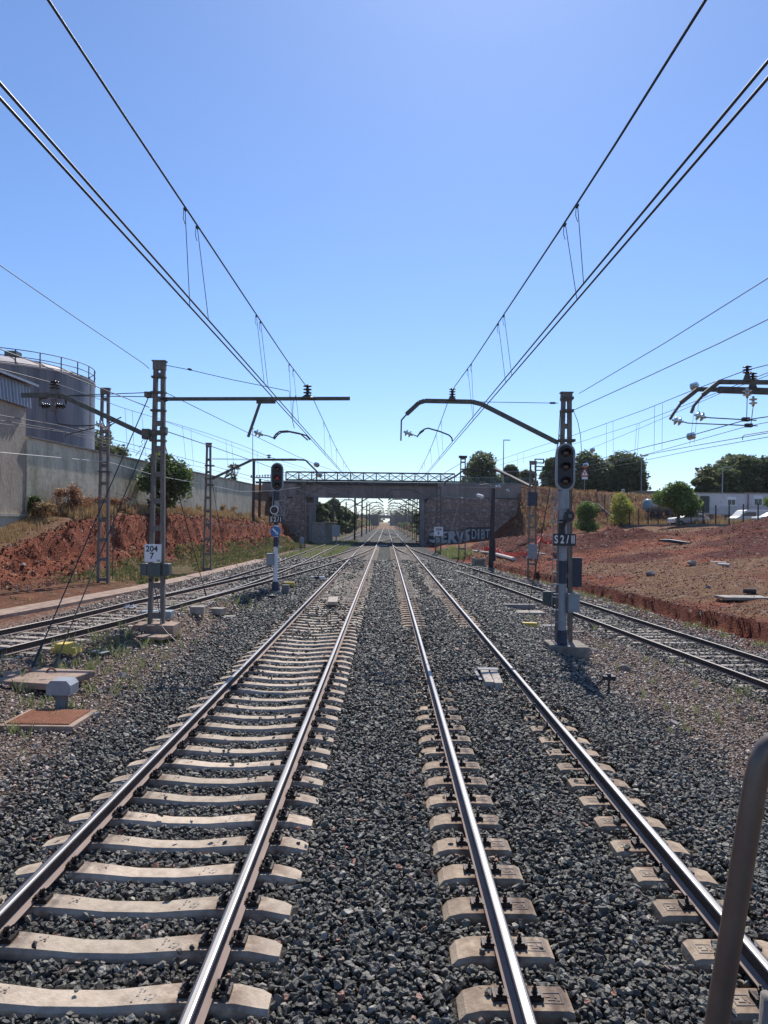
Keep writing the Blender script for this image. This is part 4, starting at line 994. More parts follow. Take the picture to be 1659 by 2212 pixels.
# round dark lamp pole
r = thing('lamp_pole', 'dark thick round pole with a small lamp arm before the wing wall', 'lamp post', (P(1060, 1229, 57.4).x, 57.4, gh(8.1, 57.4)))
m = MB(); m.tube([P(1060, 1232, 57.4), P(1066, 1055, 57.4)], [.20, .14], 10); m.tube([P(1064, 1212, 57.4)+Vector((.12, -.1, 0)), P(1064, 1165, 57.4)+Vector((.1, -.1, 0))], .1, 8); m.build('pole', M['wood_pole'], r)
m = MB(); m.tube([P(1066, 1062, 57.4), P(1064, 1052, 57.4), P(1052, 1046, 57.4), P(1036, 1048, 57.4)], .05, 6); m.tube([P(1066, 1090, 57.4), P(1056, 1078, 57.4), P(1044, 1074, 57.4)], .04, 6); m.build('lamp_arm', M['mast_far'], r)
m = MB(); m.lathe(P(1045, 1074, 57.4), (-1, 0, .3), [(0, .06), (.1, .14), (.5, .13), (.6, .03)], 8); m.build('lamp_head', M['white'], r)

# far rows beyond the bridge
def far_mast(x, Y, top, side, label, armx, thin=False):
    z0 = gh(x, Y)-.1; r = thing('catenary_mast', label, 'catenary mast', (x, Y, z0), 'catenary masts beyond the bridge')
    m = MB()
    if thin: m.bar((x, Y, z0), (x, Y, top), .3, .3)
    else: lattice(m, x, Y, z0, top, .62, .45, .13, .2, 1.1, .16)
    m.build('lattice_post' if not thin else 'post', M['wood_pole' if thin else 'mast_far'], r)
    s = -side; xe = armx
    zt = 7.0
    sweep([(x, Y, 5.7), (x+s*2.2, Y, zt), (xe+s*.6, Y, zt), (xe+s*1.5, Y, 6.3)], .18, .15, r, 'cantilever_arm', 'mast_far')
    sweep([(x, Y, zt+.1), (x+s*2.2, Y, zt+.05)], .05, .05, r, 'tie_rod', 'mast_far')
    sweep([(xe+s*1.4, Y, 5.7), (xe+s*.9, Y, 5.95), (xe, Y, 5.7), (xe, Y, 5.45)], .05, .05, r, 'registration_arm', 'mast_far')
    ins_stack(Vector((xe, Y, zt+.06)), n=2, r=.13, L_=.3, parent=r)
k = 0
ordn = ['first', 'second', 'third', 'fourth', 'fifth', 'sixth', 'seventh', 'eighth', 'ninth', 'tenth', 'eleventh', 'twelfth']
for i, Y in enumerate([127, 158, 196, 232, 270, 310, 350, 395, 440]):
    far_mast(-5.1 if i else -5.3, Y, 7.9+.3*(i % 2), -1, '%s dark post of the row left of the tracks beyond the bridge' % ordn[i], LX, True)
for i, Y in enumerate([115, 133, 160, 190, 222, 255, 290, 330, 375, 425]):
    far_mast(4.9, Y, [8.4, 8.6, 7.8, 7.2, 7.6][i % 5], 1, '%s lattice mast of the row right of the tracks beyond the bridge' % ordn[i], RX)
for i, (x, Y, t_) in enumerate([(7.6, 128, 8.3), (7.9, 172, 7.9), (8.2, 240, 7.8), (8.2, 320, 7.8)]):
    far_mast(x, Y, t_, 1, '%s lattice mast of the outer right row standing beyond the bridge' % ordn[i], 4.6)
for i, (x, Y) in enumerate([(-9.9, 140), (-9.9, 185), (-9.9, 250)]):
    far_mast(x, Y, 7.8, -1, '%s dark post of the outer left row beside the siding beyond the bridge' % ordn[i], -7.0, True)
# utility poles at the end of the grey wall
for i, (bx, by, tx, ty, Y, lb) in enumerate([(547, 1101, 549, 993, 84, 'dark utility pole with tall lamp rod at the end of the grey wall'), (560, 1108, 562, 1034, 88, 'shorter dark pole with an insulator crossbar right of the grey wall end')]):
    a, t = P(bx, by, Y), P(tx, ty, Y)
    r = thing('utility_pole', lb, 'pole', (a.x, Y, gh(a.x, Y)-.2)); m = MB(); m.tube([(a.x, Y, gh(a.x, Y)-.3), (t.x, Y, t.z)], [.18, .13], 8); m.build('pole', M['wood_pole'], r)
    if i == 0: m = MB(); m.tube([P(546, 1040, Y), P(546, 925, Y)], [.05, .03], 6); m.box(P(545, 925, Y), (.3, .2, .06)); m.build('lamp_rod', M['mast_far'], r)
    else:
        m = MB(); m.bar(P(541, 1031, Y), P(587, 1032, Y), .12); m.build('crossbar', M['mast_far'], r)
        for q in range(8): ins_stack(P(543+q*6, 1030, Y), n=1, r=.1, L_=.25, parent=r)
# right-hand twin arms coming in from a mast outside the frame
YG = 19.6
r = thing('cantilever_pair', 'two parallel dark cantilever arms entering from the right edge with glass insulators', 'catenary arms', P(1659, 830, YG))
xo = 13.6
e1, e2 = P(1659, 826, YG), P(1659, 844, YG+1)
sweep([(xo, YG, e1.z-.05), e1, P(1553, 825, YG), P(1519, 853, YG)], .11, .10, r, 'cantilever_arm'); sweep([P(1521, 851, YG), P(1499, 876, YG), P(1493, 892, YG)], .065, .06, r, 'arm_tip')
sweep([(xo, YG+1, e2.z-.05), e2, P(1507, 841, YG+1), P(1471, 870, YG+1)], .11, .10, r, 'cantilever_arm'); sweep([P(1473, 868, YG+1), P(1455, 893, YG+1), P(1447, 906, YG+1)], .065, .06, r, 'arm_tip')
sweep([(xo, YG+1, e2.z-.08), P(1552, 842, YG+1)], .17, .13, r, 'arm_sleeve')
for px, py, Y in ((1614, 818, YG), (1626, 832, YG+1)):
    m = MB(); m.lathe(P(px, py+6, Y), (0, 0, 1), [(0, .13), (.22, .05)], 6); m.build('insulator_foot', M['arm'], r); ins_stack(P(px, py-10, Y), n=3, r=.12, L_=.22, parent=r)
m = MB(); m.box((xo+.1, YG+.5, 3.0), (.35, 1.6, 8.2)); m.build('mast', M['mast'], r)
for a_, b_, Y in (((1500, 896), (1525, 902), YG), ((1452, 907), (1476, 911), YG+1)): glass_pair(P(*a_, Y), P(*b_, Y), r, r=.13)
for a_, b_, Y in (((1614, 838), (1614, 860), YG), ((1627, 856), (1627, 878), YG+1)): glass_pair(P(*a_, Y), P(*b_, Y), r, 'hanging_insulator', r=.12)
m = MB(); m.tube([P(1524, 901, YG), P(1534, 902.5, YG), P(1634, 908, YG)], .016, 6); m.tube([P(1475, 911, YG+1), P(1486, 914, YG+1), P(1636, 920, YG+1)], .016, 6)
m.tube([P(1614, 860, YG), P(1613, 905, YG)], .011, 5); m.tube([P(1627, 878, YG+1), P(1622, 918, YG+1)], .011, 5); m.build('registration_arm', M['arm'], r)
m = MB(); m.box(P(1611, 906, YG), (.18, .12, .1)); m.box(P(1617, 919, YG+1), (.18, .12, .1)); m.build('wire_clamp', M['black'], r)

# ---------------------------------------------------------------- overhead lines
def cat_line(label, xm, xc, zc, ym, zfun, sp, ymin=-25, drop=(), far=(127, 158, 196, 232, 270, 310, 350, 395, 440)):
    t = thing('catenary_line', label, 'overhead line', (xc, ym, 0))
    m = MB(); m.tube([(xm(y), y, zfun(y)) for y in sp], .0105, 6); m.build('messenger_wire', M['wire'], t)
    for dx in (-.035, .035):
        m = MB(); m.tube([(xc+dx+.0*y, y, zc) for y in (ymin, 5, ym, 50, 90, 127, 232, 440)], .0095, 6); m.build('contact_wire', M['wire'], t)
    for y in drop:
        z = zfun(y); m = MB()
        sy = .12 if int(y*10) % 2 else -.12
        m.tube([(xm(y), y, z), (xc+(.035 if sy > 0 else -.035), y+sy*.1, zc)], .0038, 4); m.lathe((xm(y), y-.03, z-.03), (0, 1, 0), [(0, .012), (.06, .012)], 5)
        m.tube([(xm(y)-.012, y, z-.02), (xm(y)-.016, y, z-.12), (xm(y)+.004, y, z-.18)], .0035, 4)
        m.build('dropper', M['wire'], t)
def sagf(pts): return lambda y: CAMZ+curve(pts, y)
LS = [(-34, 3.5), (-18, 3.28), (-4, 3.17), (4.64, 3.20), (7.7, 3.25), (12.1, 3.32), (16.2, 3.39), (19.9, 3.52), (24, 3.35), (31, 3.0), (42, 2.8), (52, 2.78), (62, 2.9), (83, 3.7), (94, 3.5), (104, 3.4), (115, 3.5), (127, 4.0)]
RS = [(-30, 3.5), (-14, 3.15), (-2, 2.98), (4.31, 3.02), (7.16, 3.08), (11.7, 3.26), (16.5, 3.45), (20.9, 3.66), (25, 3.4), (32, 3.0), (45, 2.8), (55, 2.85), (65, 3.1), (80.2, 3.7), (90, 3.5), (105, 3.4), (115, 4.0)]
ext = []
for a, b_ in zip([127, 158, 196, 232, 270, 310], [158, 196, 232, 270, 310, 350]): ext += [(a, 4.2), ((a+b_)/2, 3.7)]
LS2 = LS[:-1]+ext+[(350, 4.2)]; RS2 = RS[:-1]+ext[:]
ysp = [-30+i*2 for i in range(30)]+[30+i*3 for i in range(33)]+[130+i*8 for i in range(27)]
lf, rf = sagf(LS2), sagf(RS2)
# droppers by where the photograph shows them on the messenger wire
def Yof(py, f, x, px):     # find depth where the wire passes that height
    best = None
    for i in range(20, 1000):
        y = i*.1; v = (CAMZ-f(y))/y*FPX; u = x/y*FPX
        yy = VPY+v*math.cos(ROLL)+u*math.sin(ROLL); d = abs(yy-py)
        if best is None or d < best[0]: best = (d, y)
    return best[1]
dl = [Yof(q, lf, -2.13, 0) for q in (445, 488, 680, 692, 785, 797)]+[25, 27.5, 31, 36, 38, 44, 52, 60, 70]
dr = [Yof(q, rf, 1.8, 0) for q in (435, 478, 680, 697, 785, 797)]+[25, 27.5, 31, 36, 38, 44, 52, 60, 70]
cat_line('overhead line with messenger, contact wires and droppers above the left main track', lambda y: curve([(-30, -2.1), (4.6, -2.13), (19.9, -2.13), (60, -2.0), (127, -2.1)], y), -2.03, 5.21, 19.9, lf, ysp, drop=dl)
cat_line('overhead line with messenger, contact wires and droppers above the right main track', lambda y: curve([(-30, 1.8), (4.8, 1.8), (20.9, 1.8), (60, 1.8), (127, 1.8)], y), 1.90, 5.305, 20.9, rf, ysp, drop=dr)
m = MB(); m.tube([P(640, 852, 21.5), P(633, 870, 21.6), P(632, 910, 21.7), P(636, 925, 21.6)], .01, 5); tag(m.build('jumper_cable', M['wire'], base=P(634, 880, 21.6)), 'short looping cable from the upper to the lower wires beside the left straight arm', 'cable')

WCNT = 0
def wires(label, segs, r=.010, mt='wire', drops=()):
    P0 = P(*segs[0]); t = thing('overhead_wire', label, 'wire', P0)
    m = MB(); pts = [P(*s) for s in segs]; m.tube(pts, r, 5); m.build('wire', M[mt], t)
    for (x1, y1), (x2, y2), Y in drops:
        m = MB(); m.tube([P(x1, y1, Y), P(x2, y2, Y)], .006, 4); m.build('dropper', M['wire'], t)
wires('messenger wire of the left siding running over the left side arm', [(-200, 720, 13), (0, 797, 18), (118, 828, 19.9), (176, 848, 24), (262, 880, 30), (347, 906, 34), (447, 936, 38), (522, 962, 40), (583, 987, 41.7), (690, 1022, 70)], .011, drops=[((270, 883), (275, 972), 30), ((286, 888), (290, 978), 31), ((306, 892), (315, 985), 32), ((394, 919), (402, 1000), 36), ((412, 925), (418, 1005), 37), ((488, 951), (494, 1030), 39), ((500, 955), (508, 1036), 39.5), ((555, 975), (560, 1044), 41)])
wires('lower contact wire of the left siding, upper of its pair', [(-200, 868, 15), (0, 897, 18.5), (123, 918, 21.2), (319, 969, 30), (447, 1003, 36), (600, 1045, 41.7), (760, 1092, 80)], .011)
wires('grey wire just under the siding contact wire', [(-200, 878, 15), (0, 908, 18.8), (123, 928, 21.6), (319, 985, 31), (447, 1012, 36), (600, 1052, 45)], .008, 'cable')
wires('thin wire dipping across the brown building toward the wall', [(-200, 890, 14), (0, 915, 18), (197, 941, 26), (330, 985, 33), (560, 1060, 60)], .008, 'cable')
wires('pale cable strung low along the grey wall between lattice masts', [(-300, 935, 22), (0, 977, 25), (234, 998, 31.2), (340, 1028, 36), (452, 1048, 41.7), (520, 1062, 55), (590, 1060, 75), (650, 1052, 83)], .012, 'cable_pale')
wires('wire climbing steeply out of the left edge to the plated mast top', [(-300, 330, 8), (0, 573, 12.5), (150, 677, 16), (308, 784, 19.5), (322, 796, 19.9)], .009)
wires('feeder wire crossing above the left side arm to the plated mast', [(-200, 665, 11), (0, 754, 15), (150, 812, 18), (322, 880, 19.9)], .012)
wires('slanting wire from the plated mast ending in a glass ball over the bridge', [(348, 843, 19.9), (480, 908, 26), (640, 985, 38), (684, 1004, 42), (760, 1030, 70), (850, 1062, 105)], .011)
wires('heavy slanting wire from the plated mast bracket down to the bridge girder', [(357, 931, 19.9), (450, 962, 26), (560, 1000, 36), (692, 1050, 60), (800, 1085, 100)], .014)
wires('thin upper wire above the left siding droppers', [(350, 908, 21.3), (447, 943, 30), (600, 1000, 45), (700, 1030, 80)], .007, 'cable')
wires('sagging black cable hanging before the dry grass of the left bank', [(250, 1065, 31.2), (330, 1092, 35), (447, 1128, 41.7), (500, 1137, 55), (560, 1133, 75), (600, 1122, 88)], .014)
# right-hand side wires
wires('wire rising from the top of the right signal mast to the upper right', [(1251, 850, 20.9), (1436, 741, 16), (1659, 601, 12), (1900, 450, 9)], .009)
wires('wire rising from the right signal mast to the right edge, lower of two', [(1237, 887, 20.9), (1400, 813, 17.5), (1555, 741, 15), (1659, 690, 13.4), (1900, 575, 10)], .010)
wires('messenger wire of the right siding with an insulator ball', [(1900, 725, 14), (1659, 788, 18), (1614, 799, 19.6), (1501, 841, 24), (1395, 884, 30), (1234, 942, 42), (1153, 968, 48.9), (1074, 995, 60), (1000, 1020, 70)], .012, drops=[((1414, 876), (1413, 974), 28), ((1431, 871), (1430, 972), 27.5), ((1324, 910), (1325, 985), 35), ((1310, 915), (1310, 995), 36), ((1130, 978), (1131, 1000), 52), ((1118, 982), (1118, 1004), 53)])
wires('second messenger wire of the right siding, thinner', [(1900, 745, 16), (1659, 805, 20), (1501, 867, 27), (1380, 914, 35), (1240, 959, 47), (1060, 1010, 70)], .010, drops=[((1502, 868), (1490, 960), 26), ((1510, 864), (1499, 958), 26), ((1376, 915), (1370, 988), 36), ((1381, 914), (1376, 987), 36)])
wires('third thin wire crossing behind the right signal head', [(1900, 755, 17), (1659, 811, 21), (1558, 849, 26), (1380, 926, 37), (1240, 984, 50), (1050, 1035, 75)], .009)
wires('contact wire of the right siding held by the twin arms', [(1900, 850, 14), (1659, 900, 18), (1611, 907, 19.6), (1474, 946, 25), (1392, 966, 31), (1240, 1006, 45), (1080, 1050, 70)], .014)
wires('lower contact wire under the glass insulator string', [(1900, 870, 15), (1659, 912, 19), (1617, 920, 20.6), (1366, 990, 33), (1235, 1022, 48)], .009)
wires('contact wire low above the trees with a short hooked branch', [(1900, 898, 17), (1659, 935, 21), (1499, 963, 27), (1366, 988, 35), (1240, 1012, 48)], .012)
wires('lowest thin contact wire of the right siding', [(1900, 905, 17), (1659, 944, 21), (1500, 972, 27), (1366, 1000, 36), (1240, 1024, 48), (1100, 1058, 75)], .010)
m = MB(); m.tube([P(1604, 965-15, 21), P(1604, 944, 21), P(1608, 940, 21), P(1700, 925, 19.5)], .012, 5); tag(m.build('jumper_cable', M['wire'], base=P(1640, 935, 20.5)), 'short hooked cable running off the right edge above the low contact wire', 'cable')
for i, (px, py, Y, rr, lb) in enumerate([(1500, 834, 24.5, .15, 'glass insulator string in the upper siding wire beside the arm bend'), (1493, 942, 24.5, .15, 'bulky glass insulator string in the contact wire below the arm tips'), (1280, 972, 40, .14, 'round glass insulator disc right of the near signal head'), (1265, 1005, 44, .16, 'glass insulator cluster seen above the warning triangle'), (684, 1004, 42, .17, 'glass ball insulator in the slanting wire above the bridge parapet'), (690, 1026, 58, .24, 'pale insulator ball hanging before the bridge edge beam')]):
    m = MB(); c_ = P(px, py, Y)
    pr = [(-rr*1.1, .03)]
    for q in range(4): t_ = -rr*.8+q*rr*.42; pr += [(t_, .04), (t_+.02, rr*.8), (t_+rr*.3, rr*.66), (t_+rr*.32, .04)]
    pr += [(rr*1.1, .03)]
    m.lathe(c_, (-.55 if px > 834 else .5, 1, -.12), pr, 14); tag(m.build('insulator_string', M['glass_ins'], smooth=True, base=c_), lb, 'insulator')

for i, (x, z_) in enumerate([(-7.0, 5.3), (-7.0, 6.9), (5.2, 6.6), (7.4, 7.2), (-5.0, 7.7)]):
    m = MB(); m.tube([(x, 90+q*14, z_+(.35*(q % 3-1) if z_ > 6 else 0)) for q in range(24)], .02, 4)
    tag(m.build('overhead_wire', M['wire'], base=(x, 200, z_)), ['contact wire over the left siding beyond the bridge', 'sagging messenger over the left siding beyond the bridge', 'feeder wire right of the right track beyond the bridge', 'outer feeder wire on the right row beyond the bridge', 'top wire along the left posts beyond the bridge'][i], 'wire')

# ---------------------------------------------------------------- signals
def stadium(cx, cz, w_, h_, n=10):
    r = w_/2; pts = []
    for i in range(n+1): t = PI*i/n; pts.append((cx+r*math.cos(t), cz+h_/2-r+r*math.sin(t)))
    for i in range(n+1): t = PI+PI*i/n; pts.append((cx+r*math.cos(t), cz-h_/2+r+r*math.sin(t)))
    return pts
def head(parent, c, w_, h_, lens_z, lr, lit=None):
    m = MB(); m.prism(stadium(c.x, c.z, w_, h_), c.y, c.y+.05); hp = recalc(m.build('backplate', M['white'], parent))
    m = MB(); m.prism(stadium(c.x, c.z, w_-.11, h_-.11), c.y-.02, c.y+.001); m.box((c.x, c.y+.2, c.z), (w_-.2, .3, h_-.25)); recalc(m.build('signal_face', M['black'], parent))
    m = MB()   # raised rim
    ro, ri = stadium(c.x, c.z, w_, h_), stadium(c.x, c.z, w_-.10, h_-.10); k = len(ro)
    m.v = [(x, c.y-.045, z) for x, z in ro]+[(x, c.y-.045, z) for x, z in ri]+[(x, c.y+.02, z) for x, z in ro]+[(x, c.y+.02, z) for x, z in ri]
    for i in range(k):
        j = (i+1) % k; m.f += [(i, j, k+j, k+i), (i, 2*k+i, 2*k+j, j), (k+i, k+j, 3*k+j, 3*k+i)]; m.mi += [0]*3
    recalc(m.build('rim', M['greyp'], parent))
    for i, z_ in enumerate(lens_z):
        m = MB(); m.lathe((c.x+.01, c.y-.025, z_), (0, -1, 0), [(0, lr), (.02, lr*.96), (.035, lr*.7), (.042, lr*.3)], 20); o = m.build('lens', M['lens_r' if lit == i else 'lens'], parent, smooth=True)
        m = MB(); vs = []; fs = []; nn_ = 14
        for q in range(nn_+1):
            a = PI*(-.08)+PI*1.16*q/nn_
            for (yy, rr_) in ((c.y-.02, lr*1.22), (c.y-.24+.13*abs(a-PI/2)/(PI/2)*.9, lr*1.12)): vs.append((c.x+.01+math.cos(a)*rr_, yy, z_+math.sin(a)*rr_))
        for q in range(nn_): fs.append((2*q, 2*q+1, 2*q+3, 2*q+2))
        m.add(vs, fs); v_ = m.build('visor', M['black'], parent); sl_ = v_.modifiers.new('thick', 'SOLIDIFY'); sl_.thickness = .008
YS = 20.35
sx_ = P(1214, 1385, YS).x
s_ = thing('rail_signal', 'near right three-lamp signal on banded pole with black plate S2/II', 'signal', (sx_, YS, -.27))
xp = lambda py: P(1214+(1391-py)*.009, py, YS)
def band(p1, p2, r, mt, parent, YY, f, name='pole_section'):
    a, b_ = f(p1), f(p2); m = MB(); m.tube([a, b_], r, 16); return m.build(name, M[mt], parent, smooth=False)
band(1060, 1100, .15, 'greyp', s_, YS, xp, 'head_bracket'); band(1100, 1211, .105, 'greyp', s_, YS, xp); band(1211, 1262, .107, 'navy', s_, YS, xp); band(1262, 1361, .105, 'greyp', s_, YS, xp)
m = MB(); a = xp(1361); b_ = xp(1391); m.tube([a, (a+b_)/2, b_+Vector((0, 0, .03)), b_], [.125, .13, .15, .2], 16); m.build('base_sleeve', M['navy'], s_)
c_ = P(1221, 1009, YS-.1); head(s_, c_, .52, 1.29, [P(1221, q, YS-.1).z for q in (979, 1009, 1040)], .105)
m = MB()
for z_ in (1100, 1263, 1284, 1318): q = xp(z_); m.lathe(q, (0, 0, 1), [(0, .115), (.03, .115)], 14); m.box(q+Vector((-.1, -.02, .01)), (.3, .06, .025))
m.build('pole_clamp', M['greyp'], s_)
m = MB(); q = P(1227, 1115, YS-.32)
m.lathe(q, (0, 1, 0), [(-.14, .15), (-.13, .155), (0, .15), (.2, .09)], 8); m.bar(q+Vector((0, .1, 0)), q+Vector((-.12, .2, -.32)), .12, .1); m.bar(q+Vector((-.12, .22, -.5)), q+Vector((-.12, .22, -.1)), .16, .14); m.box(q+Vector((.0, 0, .17)), (.05, .1, .06)); m.build('shunt_signal', M['black'], s_)
m = MB(); m.lathe(q+Vector((.02, -.145, 0)), (0, -1, 0), [(0, .075), (.02, .06)], 14); m.build('lens', M['lens_g'], s_)
m = MB(); a = P(1219.5, 1166, YS-.2); m.box(a, (.60, .03, .33)); pl = bevel(m.build('name_plate', M['black'], s_), .005, 1)
text('S 2 / II', .30, (a.x, a.y-.018, a.z), M['plate'], pl, bold=.006, sx=.72)
m = MB(); q = P(1238, 1303, YS-.1); m.box(q, (.30, .24, .47)); m.box(q+Vector((0, -.01, .25)), (.34, .3, .03)); bevel(m.build('cabinet', M['greybox'], s_), .008, 1)
m = MB(); q = P(1237, 1303, YS+.6); m.box(P(1186, 1292, YS+.75), (.34, .15, .38)); bevel(m.build('rear_box', M['greenbox'], s_), .02, 1)
m = MB(); m.box(P(1232, 1236, YS+.72), (.62, .12, .82)); m.build('rear_panel', M['navy'], s_)
m = MB()
for dx in (0,): m.tube([P(1196, 1058, YS), P(1194, 1180, YS), P(1191, 1385, YS)], .010, 5)
m.tube([P(1192, 1058, YS-.3), P(1192, 1128, YS-.3), P(1200, 1155, YS-.2), P(1199, 1200, YS)], .008, 5); m.tube([P(1201, 1060, YS-.3), P(1201, 1128, YS-.3)], .008, 5); m.tube([P(1191, 1058, YS-.3), P(1203, 1058, YS-.3), P(1208, 1060, YS)], .01, 5)
m.box(P(1203, 1128, YS-.2), (.26, .3, .03)); m.box(P(1203, 1100, YS-.2), (.2, .03, .02))
for i in range(8): q = P(1201, 1155+i*27, YS); m.box(q+Vector((-.02, 0, 0)), (.17, .03, .02))
m.build('ladder', M['greyp'], s_)

YL = 32.
xl_ = lambda py: P(594.5+(1276-py)*.0135, py, YL)
s2 = thing('rail_signal', 'left three-lamp signal with dull red middle lens, plate S2/I and blue arrow disc', 'signal', (xl_(1276).x, YL, 0))
band(1061, 1081, .13, 'navy', s2, YL, xl_, 'head_bracket'); band(1081, 1116, .095, 'greyp', s2, YL, xl_); band(1116, 1134, .10, 'navy', s2, YL, xl_); band(1134, 1160, .095, 'white', s2, YL, xl_); band(1160, 1181, .105, 'navy', s2, YL, xl_); band(1181, 1256, .095, 'white', s2, YL, xl_)
m = MB(); a = xl_(1256); b_ = xl_(1277); m.tube([a, (a+b_)/2, b_], [.13, .14, .22], 14); m.build('base_sleeve', M['navy'], s2)
m = MB(); q = xl_(1284); zg = gh(q.x, YL); m.add([(q.x-.4, YL-.45, zg-.2), (q.x+.4, YL-.45, zg-.2), (q.x+.4, YL+.4, zg-.2), (q.x-.4, YL+.4, zg-.2), (q.x-.22, YL-.25, b_.z+.02), (q.x+.26, YL-.25, b_.z+.02), (q.x+.26, YL+.25, b_.z+.02), (q.x-.22, YL+.25, b_.z+.02)], [(0, 1, 5, 4), (1, 2, 6, 5), (2, 3, 7, 6), (3, 0, 4, 7), (4, 5, 6, 7)]); m.box((q.x+.42, YL+.2, zg+.12), (.3, .3, .4)); m.build('foundation', M['conc_dark'], s2)
c_ = P(598.6, 1030.7, YL-.1); head(s2, c_, .53, 1.22, [P(599, q, YL-.1).z for q in (1013, 1032.5, 1049)], .10, lit=1)
m = MB(); q = P(592.4, 1101.7, YL-.3); m.lathe(q, (0, 1, 0), [(0, .185), (.03, .185)], 24); m.build('disc_rim', M['plate'], s2)
m = MB(); m.lathe(q+Vector((0, -.002, 0)), (0, -1, 0), [(0, .145), (.02, .145), (.021, .12)], 24); m.lathe(q+Vector((0, .2, 0)), (0, -1, 0), [(0, .05), (.16, .09)], 12); m.bar(q+Vector((.02, .15, 0)), q+Vector((.12, .3, -.15)), .1); m.build('small_signal', M['black'], s2)
m = MB(); m.lathe(q+Vector((0, -.03, 0)), (0, -1, 0), [(0, .06), (.02, .05)], 14); m.build('lens', M['lens'], s2)
m = MB(); a = P(595.7, 1122.5, YL-.2); m.box(a, (.58, .03, .27)); pl = m.build('name_plate', M['black'], s2)
text('S 2 / I', .27, (a.x, a.y-.018, a.z), M['plate'], pl, bold=.006, sx=.75)
m = MB(); q = P(594.8, 1148, YL-.2); m.lathe(q, (0, 1, 0), [(0, .215), (.02, .215)], 28); bs = m.build('arrow_disc', M['blue'], s2)
m = MB(); y_ = q.y-.012; d = .11
m.add([(q.x-.12+.025, y_, q.z+.12+.025), (q.x-.12-.025, y_, q.z+.12-.025), (q.x+.04-.025, y_, q.z-.04-.025), (q.x+.04+.025, y_, q.z-.04+.025)], [(0, 1, 2, 3)])
m.add([(q.x+.12, y_, q.z-.12), (q.x+.12, y_, q.z-.0), (q.x, y_, q.z-.12)], [(0, 1, 2)]); ao = recalc(m.build('arrow', M['plate'], bs)); ao.modifiers.new('thick', 'SOLIDIFY').thickness = .004
m = MB(); q = P(583.5, 1209, YL-.1); m.box(q, (.29, .3, .48)); m.box(q+Vector((0, 0, .25)), (.33, .34, .03)); bevel(m.build('cabinet', M['greybox'], s2), .01, 1)
m = MB()
for a_, b_ in (((598, 1071), (615, 1071)), ((598, 1081), (613, 1082)), ((617, 1071), (614, 1112)), ((601, 1112), (614, 1113)), ((590, 1071), (588, 1096)), ((600, 1083), (612, 1110)), ((594, 1071), (590, 1071))):
    m.tube([P(*a_, YL+.3), P(*b_, YL+.3)], .02, 6)
m.tube([P(604, 1160, YL+.1), P(603, 1255, YL+.1)], .01, 5); m.tube([P(606, 1130, YL+.3), P(606, 1180, YL+.2)], .01, 5)
for i in range(4): m.box(P(601.5, 1165+i*14, YL+.1), (.16, .02, .02))
m.box(P(604, 1182, YL), (.2, .25, .03)); m.build('ladder', M['greyp'], s2)
# small dwarf signal near the bridge on the left
Yd = 100; q = P(718, 1150, Yd); dw = thing('dwarf_signal', 'small dark box signal on a short post left of the tracks under the bridge', 'signal', (q.x, Yd, -.25))
m = MB(); m.box(P(726, 1147, Yd), (1.0, .6, 1.5)); bevel(m.build('box', M['greybox'], dw), .03, 1)
m = MB(); m.tube([P(726, 1157, Yd), P(727, 1176, Yd)], .09, 8); m.box(P(740, 1176, Yd), (2.2, .6, .15)); m.build('post', M['greyp'], dw)
# ---------------------------------------------------------------- vegetation
def leaf_cloud(m, blobs, n, size, rnd, flat=.5, hollow=.55):
    tot = sum(b[3]*b[4]*b[5] for b in blobs)
    for bx, by_, bz, rx, ry, rz in blobs:
        k = int(n*(rx*ry*rz)/tot)
        for _ in range(k):
            v = Vector((rnd.gauss(0, 1), rnd.gauss(0, 1), rnd.gauss(0, 1))).normalized()*(hollow+(1-hollow)*rnd.random()**.6)*rnd.uniform(.85, 1.3)
            p = Vector((bx+v.x*rx, by_+v.y*ry, bz+v.z*rz))
            a = Vector((rnd.gauss(0, 1), rnd.gauss(0, 1), rnd.gauss(0, 1)*flat)).normalized(); b_ = a.cross(Vector((rnd.gauss(0, 1), rnd.gauss(0, 1), rnd.gauss(0, 1)))).normalized()
            s = size*rnd.uniform(.6, 1.4); a *= s; b_ *= s*.55
            i = len(m.v); m.v += [tuple(p-a), tuple(p+b_), tuple(p+a), tuple(p-b_)]; m.f.append((i, i+1, i+2, i+3)); m.mi.append(0)
def tree(name, label, x, y, z0, top, rad, lf, n, seed, cat='tree', size=.25, group=None, base=.35, nb=16, shape='round', trunk=.2):
    rnd = random.Random(seed); H = top-z0
    t = thing(name, label, cat, (x, y, z0), group)
    blobs = []; br_ = MB(); zc = z0+H*base
    for i in range(nb):
        f = rnd.random()**.8
        if shape == 'cone': rr = rad*(1-f*.85)
        elif shape == 'column': rr = rad*.75
        else: rr = rad*math.sqrt(max(.05, 1-(2*f-1)**2))*.82
        a = rnd.uniform(0, 2*PI); q = rnd.uniform(.2, 1.12)
        bz = zc+(top-zc)*(.10+.80*f); s = rad*rnd.choice((.2, .28, .36, .5))*rnd.uniform(.85, 1.15)
        bx, by_ = x+rr*q*math.cos(a), y+rr*q*math.sin(a)
        blobs.append((bx, by_, bz, s, s, s*.8))
        br_.tube([(x, y, z0+H*min(.8, base*.6+.4*f)), ((x+bx)/2, (y+by_)/2, (z0+H*base+bz)/2), (bx, by_, bz)], [trunk*.35, trunk*.22, trunk*.1], 5)
    m = MB(); leaf_cloud(m, blobs, n, size, rnd)
    m.build('crown', lf, t)
    br_.tube([(x, y, z0-.3), (x+.1*rad, y, z0+H*.35), (x, y, z0+H*.85)], [trunk, trunk*.75, trunk*.25], 8); br_.build('trunk', M['trunk'], t)
    return t
